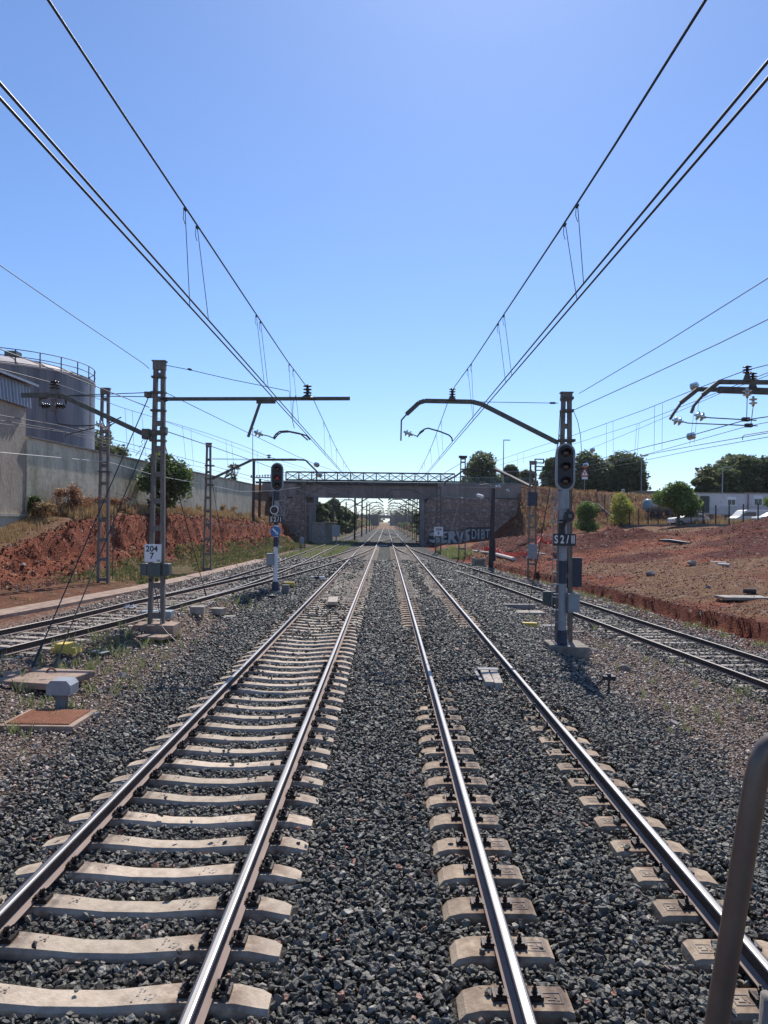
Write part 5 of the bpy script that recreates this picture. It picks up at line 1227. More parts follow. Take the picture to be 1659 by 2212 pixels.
# trees on the right, along the approach road
for i, (px, top_, w_, Y, lb, dn) in enumerate([
    (1041, 978, 82, 128, 'tall dense pine beside the bridge end, left of the thin lamp post', 1.2),
    (1012, 1004, 36, 131, 'small dark pine just left of the tall pine at the bridge end', 1.),
    (1104, 1002, 36, 130, 'narrow pine right behind the thin lamp post', 1.), (1140, 1012, 44, 131, 'low dark pine between the lamp post and the near signal head', 1.),
    (1190, 990, 40, 127, 'dark pine half hidden by the near signal head', 1.), (1270, 982, 74, 126, 'wide dark pine behind the warning triangle', 1.3), (1340, 982, 84, 127, 'dark rounded pine at the right end of the roadside row', 1.3), (1388, 1018, 26, 124, 'thin wispy tree at the far right end of the roadside row', .5)]):
    q = P(px, 1060, Y); t_ = P(px, top_, Y).z; rad = w_/2*Y/FPX*1.25
    tree('pine_tree', lb, q.x, Y, gh(q.x, Y), t_, rad, M['pine'], int(12000*dn), 20+i, size=.27, group='pines along the approach road', base=.0, nb=int(38*dn))
for i, (px, top_, w_, Y, lb, shp, n_) in enumerate([
    (1585, 990, 90, 112, 'large dark leafy tree behind the white cabins, left part of the pair', 'round', 11000), (1655, 995, 90, 114, 'large dark leafy tree cut by the right edge of the picture', 'round', 10000),
    (1508, 1035, 22, 108, 'small pointed cypress beside the crane boom', 'column', 900), (1524, 1028, 20, 108, 'second pointed cypress right of the crane boom', 'column', 900), (1540, 1046, 24, 107, 'low bushy tree between the cypress pair and the large leafy tree', 'round', 1200)]):
    q = P(px, 1080, Y); t_ = P(px, top_, Y).z
    tree('leafy_tree', lb, q.x, Y, gh(q.x, Y), t_, w_/2*Y/FPX*1.35, M['pine'], int(n_*1.3), 60+i, size=.30, base=.0, nb=22, shape=shp)
q = P(1462, 1120, 84); tree('acacia_tree', 'light green feathery tree inside the fence in front of the white cabin', q.x, 84, gh(q.x, 84), P(1462, 1046, 84).z, 2.4, M['leafbright'], 7000, 81, size=.17, base=.25, nb=26)
q = P(1342, 1110, 97); tree('golden_shrub', 'bright yellow leaved shrub behind the fence', q.x, 97, gh(q.x, 97), P(1342, 1062, 97).z, 1.9, M['leafyellow'], 4200, 82, 'shrub', size=.14, base=.05, nb=22, shape='cone')
q = P(1270, 1128, 92); tree('green_bush', 'rounded mid green bush at the left end of the fence', q.x, 92, gh(q.x, 92), P(1270, 1083, 92).z, 1.5, M['leafbright'], 4200, 83, 'bush', size=.14, base=.0, nb=22)
q = P(1665, 1105, 74); tree('young_tree', 'light green branch of a tree entering at the right edge by the cabins', q.x+1.1, 74, gh(q.x+1, 74), P(1665, 1068, 74).z, 1.7, M['leafbright'], 2600, 84, size=.16, base=.3, nb=14)
# left side trees
q = P(353, 1110, 54); tree('ailanthus_tree', 'leafy green tree growing against the grey wall behind the plated mast', q.x, 54, gh(q.x, 54), P(353, 976, 54).z, 2.0, M['leaf'], 4300, 90, size=.16, base=.05, nb=34)
q = P(222, 1000, 92); tree('dark_tree', 'dark tree rising behind the wall right of the storage tank', q.x, 92, gh(q.x, 92), P(222, 930, 92).z, 2.7, M['pine'], 3800, 91, size=.26, base=.25, nb=20)
q = P(482, 1020, 112); tree('small_tree', 'small spindly tree above the wall near the left end of the bridge', P(506, 1040, 112).x, 112, 8., P(506, 1003, 112).z, 1.3, M['pine'], 260, 92, size=.22, base=.2, nb=10)
for i, (px, Y, tp, w_) in enumerate([(700, 140, 1076, 44), (715, 152, 1084, 46), (733, 165, 1080, 44), (748, 180, 1092, 34), (758, 200, 1098, 30), (768, 225, 1104, 22)]):
    q = P(px, 1150, Y); tree('dark_tree', ['dark tree filling the left side of the bridge opening, nearest of its row', 'dark tree behind the nearest one in the bridge opening', 'third dark tree in the row seen left through the bridge', 'fourth dark tree in the row seen left through the bridge', 'fifth dark tree in the row seen left through the bridge', 'farthest small dark tree of the row seen through the bridge'][i], q.x-1, Y, gh(q.x-1, Y), P(px, tp, Y).z, w_/2*Y/FPX, M['pine'], 3200, 100+i, size=.34, base=.0, nb=20, group='trees left beyond the bridge')
for i, (px, Y, tp, w_) in enumerate([(908, 135, 1095, 12), (900, 165, 1100, 10), (893, 200, 1106, 10), (886, 245, 1112, 8)]):
    q = P(px, 1160, Y); tree('slender_tree', ['slender poplar seen through the bridge beside the right pier', 'second slender tree behind the poplar by the right pier', 'third slender tree right of the line beyond the bridge', 'last slender tree right of the line beyond the bridge'][i], q.x+1.2, Y, gh(q.x, Y), P(px, tp, Y).z, w_/2*Y/FPX+.5, M['leaf'], 1500, 120+i, size=.26, base=.0, nb=14, shape='column')
# distant woods behind everything
m = MB(); rnd = random.Random(3)
for i in range(1600):
    x = rnd.uniform(-420, 420); y = rnd.uniform(640, 700)
    if abs(x) < 4: continue
    s = rnd.uniform(3, 6); z = rnd.uniform(0, 8+3*noise.noise(Vector((x*.02, 0, 0))))
    leaf_cloud(m, [(x, y, z+2, s, s, s*.7)], 12, 1.6, rnd)
tag(m.build('distant_woods', M['pine']), 'dark distant woods on the horizon', 'woods', kind='stuff')

m = MB(); m2 = MB(); rnd = random.Random(8)
for i in range(420):
    y = 128+rnd.random()**1.5*440; sd = rnd.choice((-1, 1)); x = (9.6 if sd > 0 else -12.2)+rnd.uniform(-.8, 4.5) if sd > 0 else -11.8-rnd.uniform(0, 5)
    h_ = rnd.uniform(.5, 1.3)*(1+.4*(y > 200)); leaf_cloud(m if rnd.random() < .7 else m2, [(x, y, gh(x, y)+h_*.7, h_*1.1, h_*1.6, h_)], 70, .22+.0006*y, rnd, hollow=.2)
tag(m.build('trackside_scrub', M['leaf']), 'green scrub lining both sides of the railway beyond the bridge', 'scrub', kind='stuff')
tag(m2.build('dry_scrub', M['drybush']), 'russet dry scrub mixed in beside the railway beyond the bridge', 'scrub', kind='stuff')

def blades(m, x, y, z, h, n, rnd, spread=.18, wdt=.012, lean=.35):
    for _ in range(n):
        a = rnd.uniform(0, 2*PI); r = rnd.uniform(0, spread); bx, by_ = x+r*math.cos(a), y+r*math.sin(a)
        hh = h*rnd.uniform(.5, 1.15); la = rnd.uniform(0, 2*PI); l = rnd.uniform(0, lean)*hh
        w_ = wdt*rnd.uniform(.7, 1.5); wa = rnd.uniform(0, PI); dx, dy = w_*math.cos(wa), w_*math.sin(wa)
        i = len(m.v)
        m.v += [(bx-dx, by_-dy, z), (bx+dx, by_+dy, z), (bx+dx*.8+l*.35*math.cos(la), by_+dy*.8+l*.35*math.sin(la), z+hh*.55), (bx+l*math.cos(la), by_+l*math.sin(la), z+hh)]
        m.f.append((i, i+1, i+2, i+3)); m.mi.append(0)
rnd = random.Random(11)
# dry grass along the crest of the left bank
m = MB(); m2 = MB()
for _ in range(6500):
    y = rnd.uniform(39.6, 100); c = lerp(CRX, y); wx = wallx(y)
    x = rnd.uniform(max(wx+.1, c-1.8), c+.35)
    dens = noise.noise(Vector((x*.5, y*.35, 4)))
    if dens < -.12: continue
    z = gh(x, y)-.05; near = 1 if y < 60 else .7
    blades(m if rnd.random() < .8 else m2, x, y, z, rnd.uniform(.25, .68)*(1+max(0, dens)*1.1), int(7*near)+2, rnd, .22, .016+.0004*(y-36))
for _ in range(260):
    x, y = rnd.uniform(-18.7, -17.2), rnd.uniform(34, 39.5); blades(m, x, y, gh(x, y)-.05, .28, 7, rnd, .2, .014)
o = m.build('dry_grass', M['drygrass']); tag(o, 'straw coloured dry grass along the top of the red bank below the wall', 'grass', kind='stuff')
tag(m2.build('russet_weeds', M['drybush']), 'reddish dry weeds mixed in the grass along the bank top', 'weeds', kind='stuff')
def bush(name, label, px, py, Y, w_, h_, mt, n, seed, x=None, cat='bush', size=.06):
    q = P(px, py, Y); xx = q.x; z = gh(xx, Y); rn = random.Random(seed); m = MB(); mb = MB()
    bl = [(xx+rn.uniform(-.8, .8)*w_/2, Y+rn.uniform(-.5, .5)*w_/2, z+h_*rn.uniform(.2, .85), w_*rn.uniform(.12, .25), w_*.2, h_*rn.uniform(.12, .25)) for _ in range(12)]
    for _ in range(26):
        a = rn.uniform(0, 2*PI); r = rn.uniform(.2, 1)*w_/2; mb.tube([(xx, Y, z-.05), (xx+r*.5*math.cos(a), Y+r*.4*math.sin(a), z+h_*.5), (xx+r*math.cos(a), Y+r*.8*math.sin(a), z+h_*rn.uniform(.7, 1))], [.012, .008, .004], 4)
    leaf_cloud(m, bl, n, size, rn, hollow=.1); t = thing(name, label, cat, (xx, Y, z)); m.build('foliage', mt, t); mb.build('stem', mt, t)
bush('dry_shrub', 'tall russet dry shrub against the grey wall left of the nearer pale lattice mast', 152, 1108, 42, 1.7, 1.7, M['drybush'], 2600, 5)
bush('dark_shrub', 'small dark green shrub at the corner of the brown building base', 70, 1130, 39.6, 1.1, 1.1, M['greenweed'], 1800, 6)
bush('dry_shrub', 'low straw coloured shrub right of the dark shrub by the building corner', 96, 1128, 39.4, 1.2, .9, M['drygrass'], 1600, 7)
for i, (px, py, Y) in enumerate([(205, 1102, 46), (255, 1100, 50), (290, 1100, 56), (420, 1110, 68), (500, 1130, 80), (470, 1118, 76)]):
    bush('dry_shrub', 'dry brushy clump on the bank crest %s' % ['right of the tall russet shrub', 'between the two left lattice masts', 'left of the green tree', 'right of the green tree', 'nearest the bridge', 'midway along the wall'][i], px, py, Y, 1.6, 1.1, M['drybush'] if i < 2 else M['drygrass'], 1300, 30+i)
# green weeds at the foot of the bank
m = MB(); m2 = MB()
for _ in range(6500):
    y = 24+78*rnd.random()**.8; f = lerp(FOOT, y)
    x = rnd.uniform(f-.9, -9.9); d = noise.noise(Vector((x*.35, y*.16, 9)))+.5*noise.noise(Vector((x*1.2, y*.9, 2)))+ss(30, 55, y)*.4
    if d < .12: continue
    blades(m if rnd.random() < .72 else m2, x, y, gh(x, y)-.03, .10+.34*min(1, d)*rnd.random(), 8, rnd, .22, .02+.0005*(y-24), .5)
tag(m.build('green_weeds', M['greenweed']), 'low green weeds at the foot of the red bank', 'weeds', kind='stuff')
tag(m2.build('pale_weeds', M['drygrass']), 'dry yellowish weeds among the green at the foot of the bank', 'weeds', kind='stuff')
# grass between the siding rails far left and by the right siding; dry grass behind the fence and on the approach embankment
m = MB()
for _ in range(1500):
    y = rnd.uniform(62, 122); x = ac(y)+rnd.uniform(-2.2, 2.4); blades(m, x, y, gh(x, y), .22, 6, rnd, .25, .03, .5)
for _ in range(500):
    y = rnd.uniform(70, 84); x = rnd.uniform(6.2, 8.2)+(y-70)*-.05; blades(m, x, y, gh(x, y), .45, 7, rnd, .25, .03, .4)
for _ in range(420):
    y = rnd.uniform(20, 62); x = lerp(LIP, y)-rnd.uniform(.05, .8)
    if noise.noise(Vector((x, y*.5, 3))) > .05: blades(m, x, y, gh(x, y), .22, 9, rnd, .15, .012, .5)
tag(m.build('trackside_grass', M['palegrass']), 'pale green grass growing in the far siding and along the right cutting', 'grass', kind='stuff')
m = MB(); m2 = MB()
for _ in range(5200):
    x = rnd.uniform(17.5, 62); y = rnd.uniform(97, 118) if x < 40 else rnd.uniform(78, 112)
    blades(m2 if x < 34 and y > 100 and rnd.random() < .65 else m, x, y, gh(x, y)-.05, rnd.uniform(.2, .6), 5, rnd, .5, .05, .5)
for _ in range(1100):
    t_ = rnd.random(); y = 104-32*t_; x = 29.2+7.4*t_+rnd.uniform(.4, 4.5); blades(m, x, y, gh(x, y)-.05, rnd.uniform(.5, 1.1), 6, rnd, .4, .04, .35)
tag(m.build('field_grass', M['drygrass']), 'dry straw grass behind the fence around the cabins', 'grass', kind='stuff')
tag(m2.build('embankment_brush', M['drybush']), 'russet dry brush covering the road approach embankment on the right', 'brush', kind='stuff')
# weeds in the ballast on the near left and under the near right signal
m = MB()
SPOTS = [(60, 1500, 1.0, 20), (250, 1440, 1.2, 26), (180, 1450, 1.0, 22), (330, 1400, .8, 18), (20, 1600, .8, 12), (1420, 1440, .9, 10), (1500, 1540, .8, 10), (1620, 1500, .8, 12), (1370, 1500, .6, 8), (200, 1400, .9, 26), (170, 1420, 1.1, 30), (240, 1385, .9, 24), (300, 1375, 1.0, 24), (260, 1400, 1.0, 22), (415, 1318, .7, 22), (510, 1308, .8, 26), (530, 1300, .6, 16), (395, 1325, .5, 14), (205, 1500, .9, 22), (160, 1530, .6, 12), (20, 1535, .8, 18), (110, 1475, .6, 10), (225, 1470, .6, 14), (340, 1392, .8, 16), (60, 1425, .8, 14), (1440, 1480, .5, 8), (1330, 1450, .4, 8), (1560, 1560, .5, 7), (1500, 1590, .4, 6), (1290, 1365, .5, 8), (1345, 1325, .4, 6), (1420, 1360, .4, 6), (1590, 1520, .5, 7), (1140, 1340, .3, 6), (1300, 1400, .4, 6), (1250, 1290, .3, 4)]
for px, py, r_, n_ in SPOTS:
    c = G(px, py)
    for _ in range(int(n_*.62)):
        x, y = c.x+rnd.gauss(0, r_*.5), c.y+rnd.gauss(0, r_*.5); blades(m, x, y, gh(x, y), rnd.uniform(.12, .33), 9, rnd, .07, .007, .5)
tag(m.build('ballast_weeds', M['palegrass']), 'small pale green weeds sprouting from the ballast', 'weeds', kind='stuff')

# ---------------------------------------------------------------- fence, cabins, vehicles on the right
fa, fb = Vector((29.2, 104, 0)), Vector((37.2, 69, 0))
fe = thing('mesh_fence', 'dark post and wire mesh fence on a low kerb across the brown field', 'fence', (33, 87, 3))
NP = 18; pos_ = []
for i in range(NP):
    p = fa.lerp(fb, i/(NP-1)); p.z = gh(p.x, p.y)+.1; pos_.append(p)
    m = MB(); m.bar(p-Vector((0, 0, .3)), p+Vector((0, 0, 2.2)), .10); m.build('post', M['black'], fe)
m = MB()
for a, b_ in zip(pos_, pos_[1:]): m.bar(a+Vector((0, 0, .0)), b_+Vector((0, 0, .0)), .22, .34)
m.bar(pos_[0], pos_[0]+Vector((-3.5, 4, .2)), .2, .3)
m.build('kerb', M['conc_dark'], fe)
m = MB()
for a, b_ in zip(pos_, pos_[1:]):
    for k in range(14): z_ = Vector((0, 0, .22+k*.135)); m.bar(a+z_, b_+z_, .006)
    for k in range(24): q = a.lerp(b_, k/24); m.bar(q+Vector((0, 0, .2)), q+Vector((0, 0, 1.98)), .005)
m.build('wire_mesh', M['cable'], fe)
def cabin(name, label, px0, px1, ytop, ybot, Y, group=None, windows=(), door=None, mt='whitewall', depth=2.6):
    a = P(px0, ybot, Y); b_ = P(px1, ytop, Y); zb = P((px0+px1)/2, ybot, Y).z; zt = P((px0+px1)/2, ytop, Y).z
    t = thing(name, label, 'cabin', ((a.x+b_.x)/2, Y, zb-.6))
    m = MB(); m.box(((a.x+b_.x)/2, Y+depth/2, (zb+zt)/2), (b_.x-a.x, depth, zt-zb)); m.build('wall', M[mt], t)
    m = MB(); m.box(((a.x+b_.x)/2, Y+depth/2, zt+.05), (b_.x-a.x+.16, depth+.2, .12)); m.build('roof', M['concrete'], t)
    m = MB(); 
    for k in range(4): m.box((a.x+.5+(b_.x-a.x-1)*k/3, Y+.5, zb-.4), (.4, .4, .8))
    m.build('support', M['conc_dark'], t)
    for wx0, wx1, wy0, wy1 in windows:
        p, q = P(wx0, wy1, Y), P(wx1, wy0, Y); cx, cz, ww, hh = (p.x+q.x)/2, (p.z+q.z)/2, q.x-p.x, q.z-p.z
        m = MB(); m.box((cx, Y-.02, cz+.25*hh), (ww+.16, .06, hh*1.5+.16)); w_ = m.build('window', M['plate'], t)
        m = MB(); m.box((cx-ww/4, Y-.06, cz), (ww/2-.06, .03, hh)); m.box((cx+ww/4, Y-.06, cz), (ww/2-.06, .03, hh)); m.build('pane', M['glass'], w_)
        m = MB(); m.box((cx, Y-.07, cz+hh*.68), (ww+.1, .05, hh*.34)); m.build('shutter_box', M['white'], w_)
    if door:
        p, q = P(door[0], door[3], Y), P(door[1], door[2], Y); m = MB(); m.box(((p.x+q.x)/2, Y-.03, (p.z+q.z)/2), (q.x-p.x, .08, q.z-p.z)); d_ = m.build('door', M['greenbox'], t)
        m = MB(); 
        for k in range(7): m.box((p.x+(q.x-p.x)*(k+.5)/7, Y-.085, (p.z+q.z)/2), (.04, .03, q.z-p.z-.1))
        m.build('door_slat', M['wood_pole'], d_)
    return t
S3 = lambda x, y: ((2650+x/4.436)/1.8229, (1850+y/4.436)/1.8229)
Ya = 90
cabin('site_cabin', 'white panel site cabin with dark open door and one shuttered window', 1500, S3(1315, 0)[0]-.3, S3(0, 415)[1], S3(0, 780)[1], Ya, windows=[(*(S3(950, 0)[0], S3(1088, 0)[0]), S3(0, 525)[1], S3(0, 610)[1])], door=(S3(468, 0)[0], S3(635, 0)[0], S3(0, 458)[1], S3(0, 750)[1]))
cabin('site_cabin', 'second white site cabin cut by the right edge beyond the brown joint', S3(1318, 0)[0]+.3, 1790, S3(0, 422)[1], S3(0, 786)[1], Ya, windows=[(*(S3(1418, 0)[0], S3(1552, 0)[0]), S3(0, 512)[1], S3(0, 612)[1])])
m = MB(); a, b_ = S3(1318, 430), S3(1296, 790); m.tube([P(a[0], a[1], Ya-.15), P(b_[0], b_[1], Ya-.15)], .06, 6); tag(m.build('drain_pipe', M['rust'], base=P(b_[0], b_[1], Ya-.15)), 'thin reddish drain pipe at the joint of the two white cabins', 'pipe')
cabin('grey_shed', 'low grey flat shed roof seen left of the light green tree', 1385, 1432, 1062, 1076, 112, mt='conc_dark', depth=5)
def car(name, label, x, y, rz, L_=4.3, wd=1.75, h=1.45, mt='white', van=False):
    z = gh(x, y); t = thing(name, label, 'car' if not van else 'van', (x, y, z))
    hl = L_/2
    prof = [(-hl, .35), (-hl, .75), (-hl+.12, .92), (-hl+1.0, 1.0), (-hl+1.75, h-.05), (-hl+2.1, h), (hl-1.0, h), (hl-.3, 1.02), (hl-.05, .95), (hl, .4)] if not van else [(-hl, .35), (-hl, .8), (-hl+.5, 1.05), (-hl+1.1, h-.1), (-hl+1.4, h), (hl-.1, h), (hl, h-.15), (hl, .4)]
    ca_, sa = math.cos(rz), math.sin(rz)
    def W(m):
        m.v = [(x+a*ca_-b*sa, y+a*sa+b*ca_, z+c) for a, b, c in m.v]; return m
    m = MB(); m.prism(prof, -wd/2, wd/2); bevel(recalc(W(m).build('body', M[mt], t)), .06, 2)
    gl = [(-hl+1.12, 1.0), (-hl+1.8, h-.12), (hl-1.1, h-.12), (hl-.5, 1.0)] if not van else [(-hl+.75, 1.05), (-hl+1.2, h-.25), (-hl+2.4, h-.25), (-hl+2.4, 1.05)]
    for s in (-1, 1): m = MB(); m.prism(gl, s*wd/2-.012, s*wd/2+.012); recalc(W(m).build('window', M['glass'], t))
    for a in (-hl+.8, hl-.8):
        for s in (-1, 1):
            m = MB(); m.lathe((a, s*(wd/2-.1), .32), (0, s, 0), [(0, .32), (.16, .32), (.165, .26)], 14); wv = W(m).build('wheel', M['tyre'], t)
            m = MB(); m.lathe((a, s*(wd/2+.06), .32), (0, s, 0), [(0, .2), (.02, .19)], 12); W(m).build('hub', M['greyp'], wv)
    m = MB(); m.box((-hl-.01, -.55, .7), (.05, .3, .14)); m.box((-hl-.01, .55, .7), (.05, .3, .14)); W(m).build('headlight', M['glass_ins'], t)
q = P(1503, 1118, 84); car('parked_car', 'pale car whose roof shows above the dry grass right of the green tree', q.x, 86, .1)
q = P(1616, 1122, 83); car('white_van', 'small white van parked under the second cabin', q.x+.8, 84.5, .15, 4.2, 1.7, 1.75, van=True)
q = P(1668, 1130, 76); car('parked_car', 'white car at the right edge in front of the cabins', q.x+.3, 76, .12)
# tank lorry
Yt = 100; zt = gh(P(1415, 1100, Yt).x, Yt); a = P(1394, 1092, Yt); b_ = P(1440, 1092, Yt)
t = thing('tanker_truck', 'grey tank lorry with blue end partly hidden by the light green tree', 'truck', ((a.x+b_.x)/2, Yt, zt))
m = MB(); c_ = Vector((a.x, Yt, P(1415, 1091, Yt).z)); m.lathe(c_, (1, .25, 0), [(0, .5), (.1, .72), (.35, .8), (4.2, .8), (4.35, .6)], 18); m.build('tank', M['corr'], t, smooth=True)
m = MB(); m.lathe(c_+Vector((-.1, -.02, 0)), (1, .25, 0), [(0, .4), (.08, .68), (.3, .82), (.7, .82)], 18); m.build('tank_end', M['paleblue'], t, smooth=True)
m = MB(); m.bar((a.x+.3, Yt+.1, c_.z-.9), (b_.x, Yt+.9, c_.z-.9), .8, .2); m.box((b_.x+1.2, Yt+1.2, c_.z-.2), (1.8, 2, 2.0)); m.build('chassis', M['navy'], t)
for k in (.8, 1.8, 4.6):
    m = MB(); m.lathe((a.x+k, Yt-.6+k*.25, zt+.42), (0, -1, 0), [(0, .42), (.3, .42)], 14); m.build('wheel', M['tyre'], t)
# crane boom far away, lamp posts, warning sign
Yk = 135
t = thing('crane', 'slanting crane boom with hanging line far behind the cypresses', 'crane', P(1530, 1080, Yk))
m = MB(); m.bar(P(1506, 1012, Yk), P(1530, 1062, Yk), .45, .5); m.bar(P(1502, 1012, Yk), P(1509, 1013, Yk), .4, .35); m.build('boom', M['mast_far'], t)
m = MB(); m.tube([P(1503, 1013, Yk), P(1503, 1062, Yk)], .03, 4); m.build('hoist_line', M['cable_pale'], t)
m = MB(); m.box(P(1532, 1070, Yk)+Vector((0, 0, -1.5)), (2.5, 3, 3.5)); m.build('crane_base', M['yellow'], t)
for px, pt, Y, lb in ((1088, 951, 124, 'tall thin grey lamp post in the pine row beside the bridge end'), (1386, 984, 122, 'thin lamp post at the right end of the pine row'), (1561, 1010, 100, 'thin mast rising behind the white cabin roof before the large tree')):
    t_ = P(px, pt, Y); z_ = gh(t_.x, Y); t = thing('lamp_post', lb, 'lamp post', (t_.x, Y, z_))
    m = MB(); m.tube([(t_.x, Y, z_-.2), t_], [.11, .06], 6); m.build('pole', M['greyp'], t); m = MB(); m.box(t_+Vector((.5, 0, .03)), (1.1, .35, .12)); m.build('lamp_head', M['greybox'], t)
Yw = 108; t_ = P(1263, 1022, Yw); z_ = gh(t_.x, Yw)
t = thing('warning_sign', 'white triangular warning sign with red border on a pole before the pines', 'road sign', (t_.x, Yw, z_))
m = MB(); m.tube([(t_.x, Yw, z_-.2), (t_.x, Yw, t_.z+.4)], .05, 8); m.build('pole', M['greyp'], t)
m = MB(); m.prism([(t_.x-.62, t_.z-.45), (t_.x+.62, t_.z-.45), (t_.x, t_.z+.75)], Yw-.08, Yw-.06); f_ = recalc(m.build('sign_face', M['red'], t))
m = MB(); m.prism([(t_.x-.42, t_.z-.32), (t_.x+.42, t_.z-.32), (t_.x, t_.z+.48)], Yw-.09, Yw-.081); recalc(m.build('sign_field', M['plate'], f_)); m = MB(); m.box((t_.x, Yw-.1, t_.z-.02), (.1, .01, .4)); m.build('sign_mark', M['black'], f_)
m = MB(); m.box((t_.x, Yw-.07, t_.z-.72), (.85, .02, .35)); m.build('lower_plate', M['plate'], t); m = MB(); m.box((t_.x, Yw-.085, t_.z+.85), (.7, .02, .12)); m.build('upper_plate', M['red'], t)
q = P(1340, 1065, 112); m = MB(); m.box((P(1346, 1062, 112).x, 112, gh(P(1346, 1062, 112).x, 112)+.5), (.45, .4, 1.1)); tag(bevel(m.build('utility_box', M['greyp'], base=(P(1346, 1062, 112).x, 112, 7)), .05), 'small grey utility box on the brown approach embankment', 'box')

# ---------------------------------------------------------------- small things beside the tracks
def block(name, label, cat, px, py, sz, mt, rz=0., group=None, dz=0., tilt=None, bev=.015):
    c = G(px, py)
    if -8.8 < c.x < 8: dz += .055
    m = MB(); m.box((c.x, c.y, c.z+sz[2]/2+dz), sz, rz); o = bevel(m.build(name, M[mt], base=c), bev); tag(o, label, cat, group)
    if tilt: o.rotation_euler = tilt
    return o
# anchor slab with guys, marker post, grate, yellow cable cover
block('anchor_slab', 'wide reddish concrete slab holding the two guy wires on the left', 'slab', 85, 1478, (1.5, 1.25, .12), 'conc_pink', -.2)
c = G(85, 1470); m = MB()
for dx in (-.25, .22):
    m.tube([(c.x+dx+math.cos(t_)*.09, c.y+math.sin(t_)*.02, c.z+.14+math.sin(t_)*.09) for t_ in [i*PI/5 for i in range(11)]], .02, 6, False)
tag(m.build('anchor_ring', M['rust'], base=c), 'rusty rings set in the guy wire slab', 'ring')
c = G(133, 1537); t = thing('marker_post', 'short grey marker cap on a stub beside the rusty grating', 'marker', c)
m = MB(); m.box((c.x, c.y, c.z+.13), (.16, .14, .34)); m.build('stub', M['conc_dark'], t)
m = MB(); hx = .27; m.prism([(c.x-.20, c.z+.3), (c.x+.20, c.z+.3), (c.x+.20, c.z+.46), (c.x+.13, c.z+.54), (c.x-.13, c.z+.54), (c.x-.20, c.z+.46)], c.y-.14, c.y+.20); recalc(m.build('cap', M['greyp'], t))
c = G(108, 1566); c.z += .02; t = thing('drain_cover', 'rusty ribbed drain cover in a pale concrete frame at the left', 'drain cover', c)
m = MB(); m.box((c.x, c.y, c.z+.05), (1.12, 1.0, .1)); bevel(m.build('frame', M['conc_pink'], t), .01)
m = MB(); m.box((c.x, c.y, c.z+.105), (.94, .84, .02))
for k in range(26): m.box((c.x-.45+k*.036, c.y, c.z+.118), (.014, .82, .012))
m.build('grating', M['rust'], t)
c = G(143, 1416); c.z += .07; t = thing('cable_cover', 'worn yellow plastic cable cover behind the slab on the left', 'cable cover', c)
m = MB(); m.prism([(c.x-.28, c.z), (c.x+.28, c.z), (c.x+.25, c.z+.12), (c.x+.14, c.z+.13), (c.x+.12, c.z+.2), (c.x-.16, c.z+.2), (c.x-.2, c.z+.12), (c.x-.26, c.z+.1)], c.y-.16, c.y+.16); recalc(m.build('shell', M['yellow'], t))
block('steel_plate', 'flat dark metal lid lying in the weeds right of the yellow cover', 'lid', 208, 1418, (.5, .32, .06), 'greenbox', -.3)
block('metal_box', 'low pale blue grey metal box behind the plated mast foot', 'box', 340, 1338, (.85, .45, .2), 'greybox', .05)
block('concrete_block', 'square concrete block left of the right guy wire foot', 'block', 427, 1330, (.42, .42, .24), 'concrete', .1)
block('concrete_block', 'square concrete block right of the right guy wire foot', 'block', 470, 1330, (.42, .42, .2), 'concrete', -.15)
block('concrete_slab', 'thin broken slab lying right of the two square blocks', 'slab', 488, 1338, (.6, .35, .06), 'concrete', .2)
block('concrete_slab', 'cracked flat slab in front of the plated mast foundation', 'slab', 318, 1383, (1.1, .55, .08), 'conc_pink', -.15)
block('broken_slab', 'small broken slab piece beside the plated mast', 'slab', 366, 1378, (.5, .4, .07), 'conc_pink', .5)
block('wood_plank', 'weathered wooden plank end lying between the left track rails', 'plank', 719, 1311, (.36, 1.8, .12), 'wood', .05, dz=.12)
c = G(1063, 1488); t = thing('wood_baulk', 'split bleached timber baulk inside the right track near the far rail', 'timber', c)
m = MB(); m.box((c.x-.09, c.y+.1, c.z+.16), (.17, 1.15, .16), -.04); m.box((c.x+.09, c.y+.06, c.z+.16), (.16, 1.2, .15), -.06); bevel(m.build('plank', M['wood'], t), .01)
m = MB(); m.box((c.x+.02, c.y+.78, c.z+.17), (.42, .22, .16)); m.box((c.x-.23, c.y+.4, c.z+.13), (.06, .9, .12)); m.build('iron_shoe', M['navy'], t)
block('yellow_block', 'yellow painted concrete block behind the near right signal', 'block', 1144, 1357, (.50, .22, .14), 'yellow', -.1)
block('yellow_block', 'small yellow block right of the left signal foundation', 'block', 624, 1268, (.5, .25, .18), 'yellow', 0)
block('dark_box', 'small black box lying at the foot of the left signal', 'box', 584, 1296, (.4, .25, .14), 'black', 0)
block('concrete_slab', 'flat slab at the guy foot left of the near right signal, front one', 'slab', 1135, 1329, (1.45, .8, .10), 'concrete', .1)
block('concrete_slab', 'dark raised slab just behind the slab at the right guy foot', 'slab', 1120, 1318, (1.35, .35, .2), 'conc_dark', .05)
block('concrete_slab', 'dark thin slab lid right of the yellow block', 'slab', 1185, 1358, (.95, .5, .07), 'conc_dark', .1)
block('wood_batten', 'pale wooden batten lying behind the near right signal base', 'plank', 1225, 1372, (1.3, .10, .06), 'wood', .35)
block('dark_slab', 'dark flat slab on the ballast between track and right siding', 'slab', 1070, 1292, (.75, .3, .06), 'wood_pole', -.1)
block('white_marker', 'short white painted bar on the ballast left of the right siding', 'marker bar', 967, 1256, (.6, .12, .05), 'white', 0)
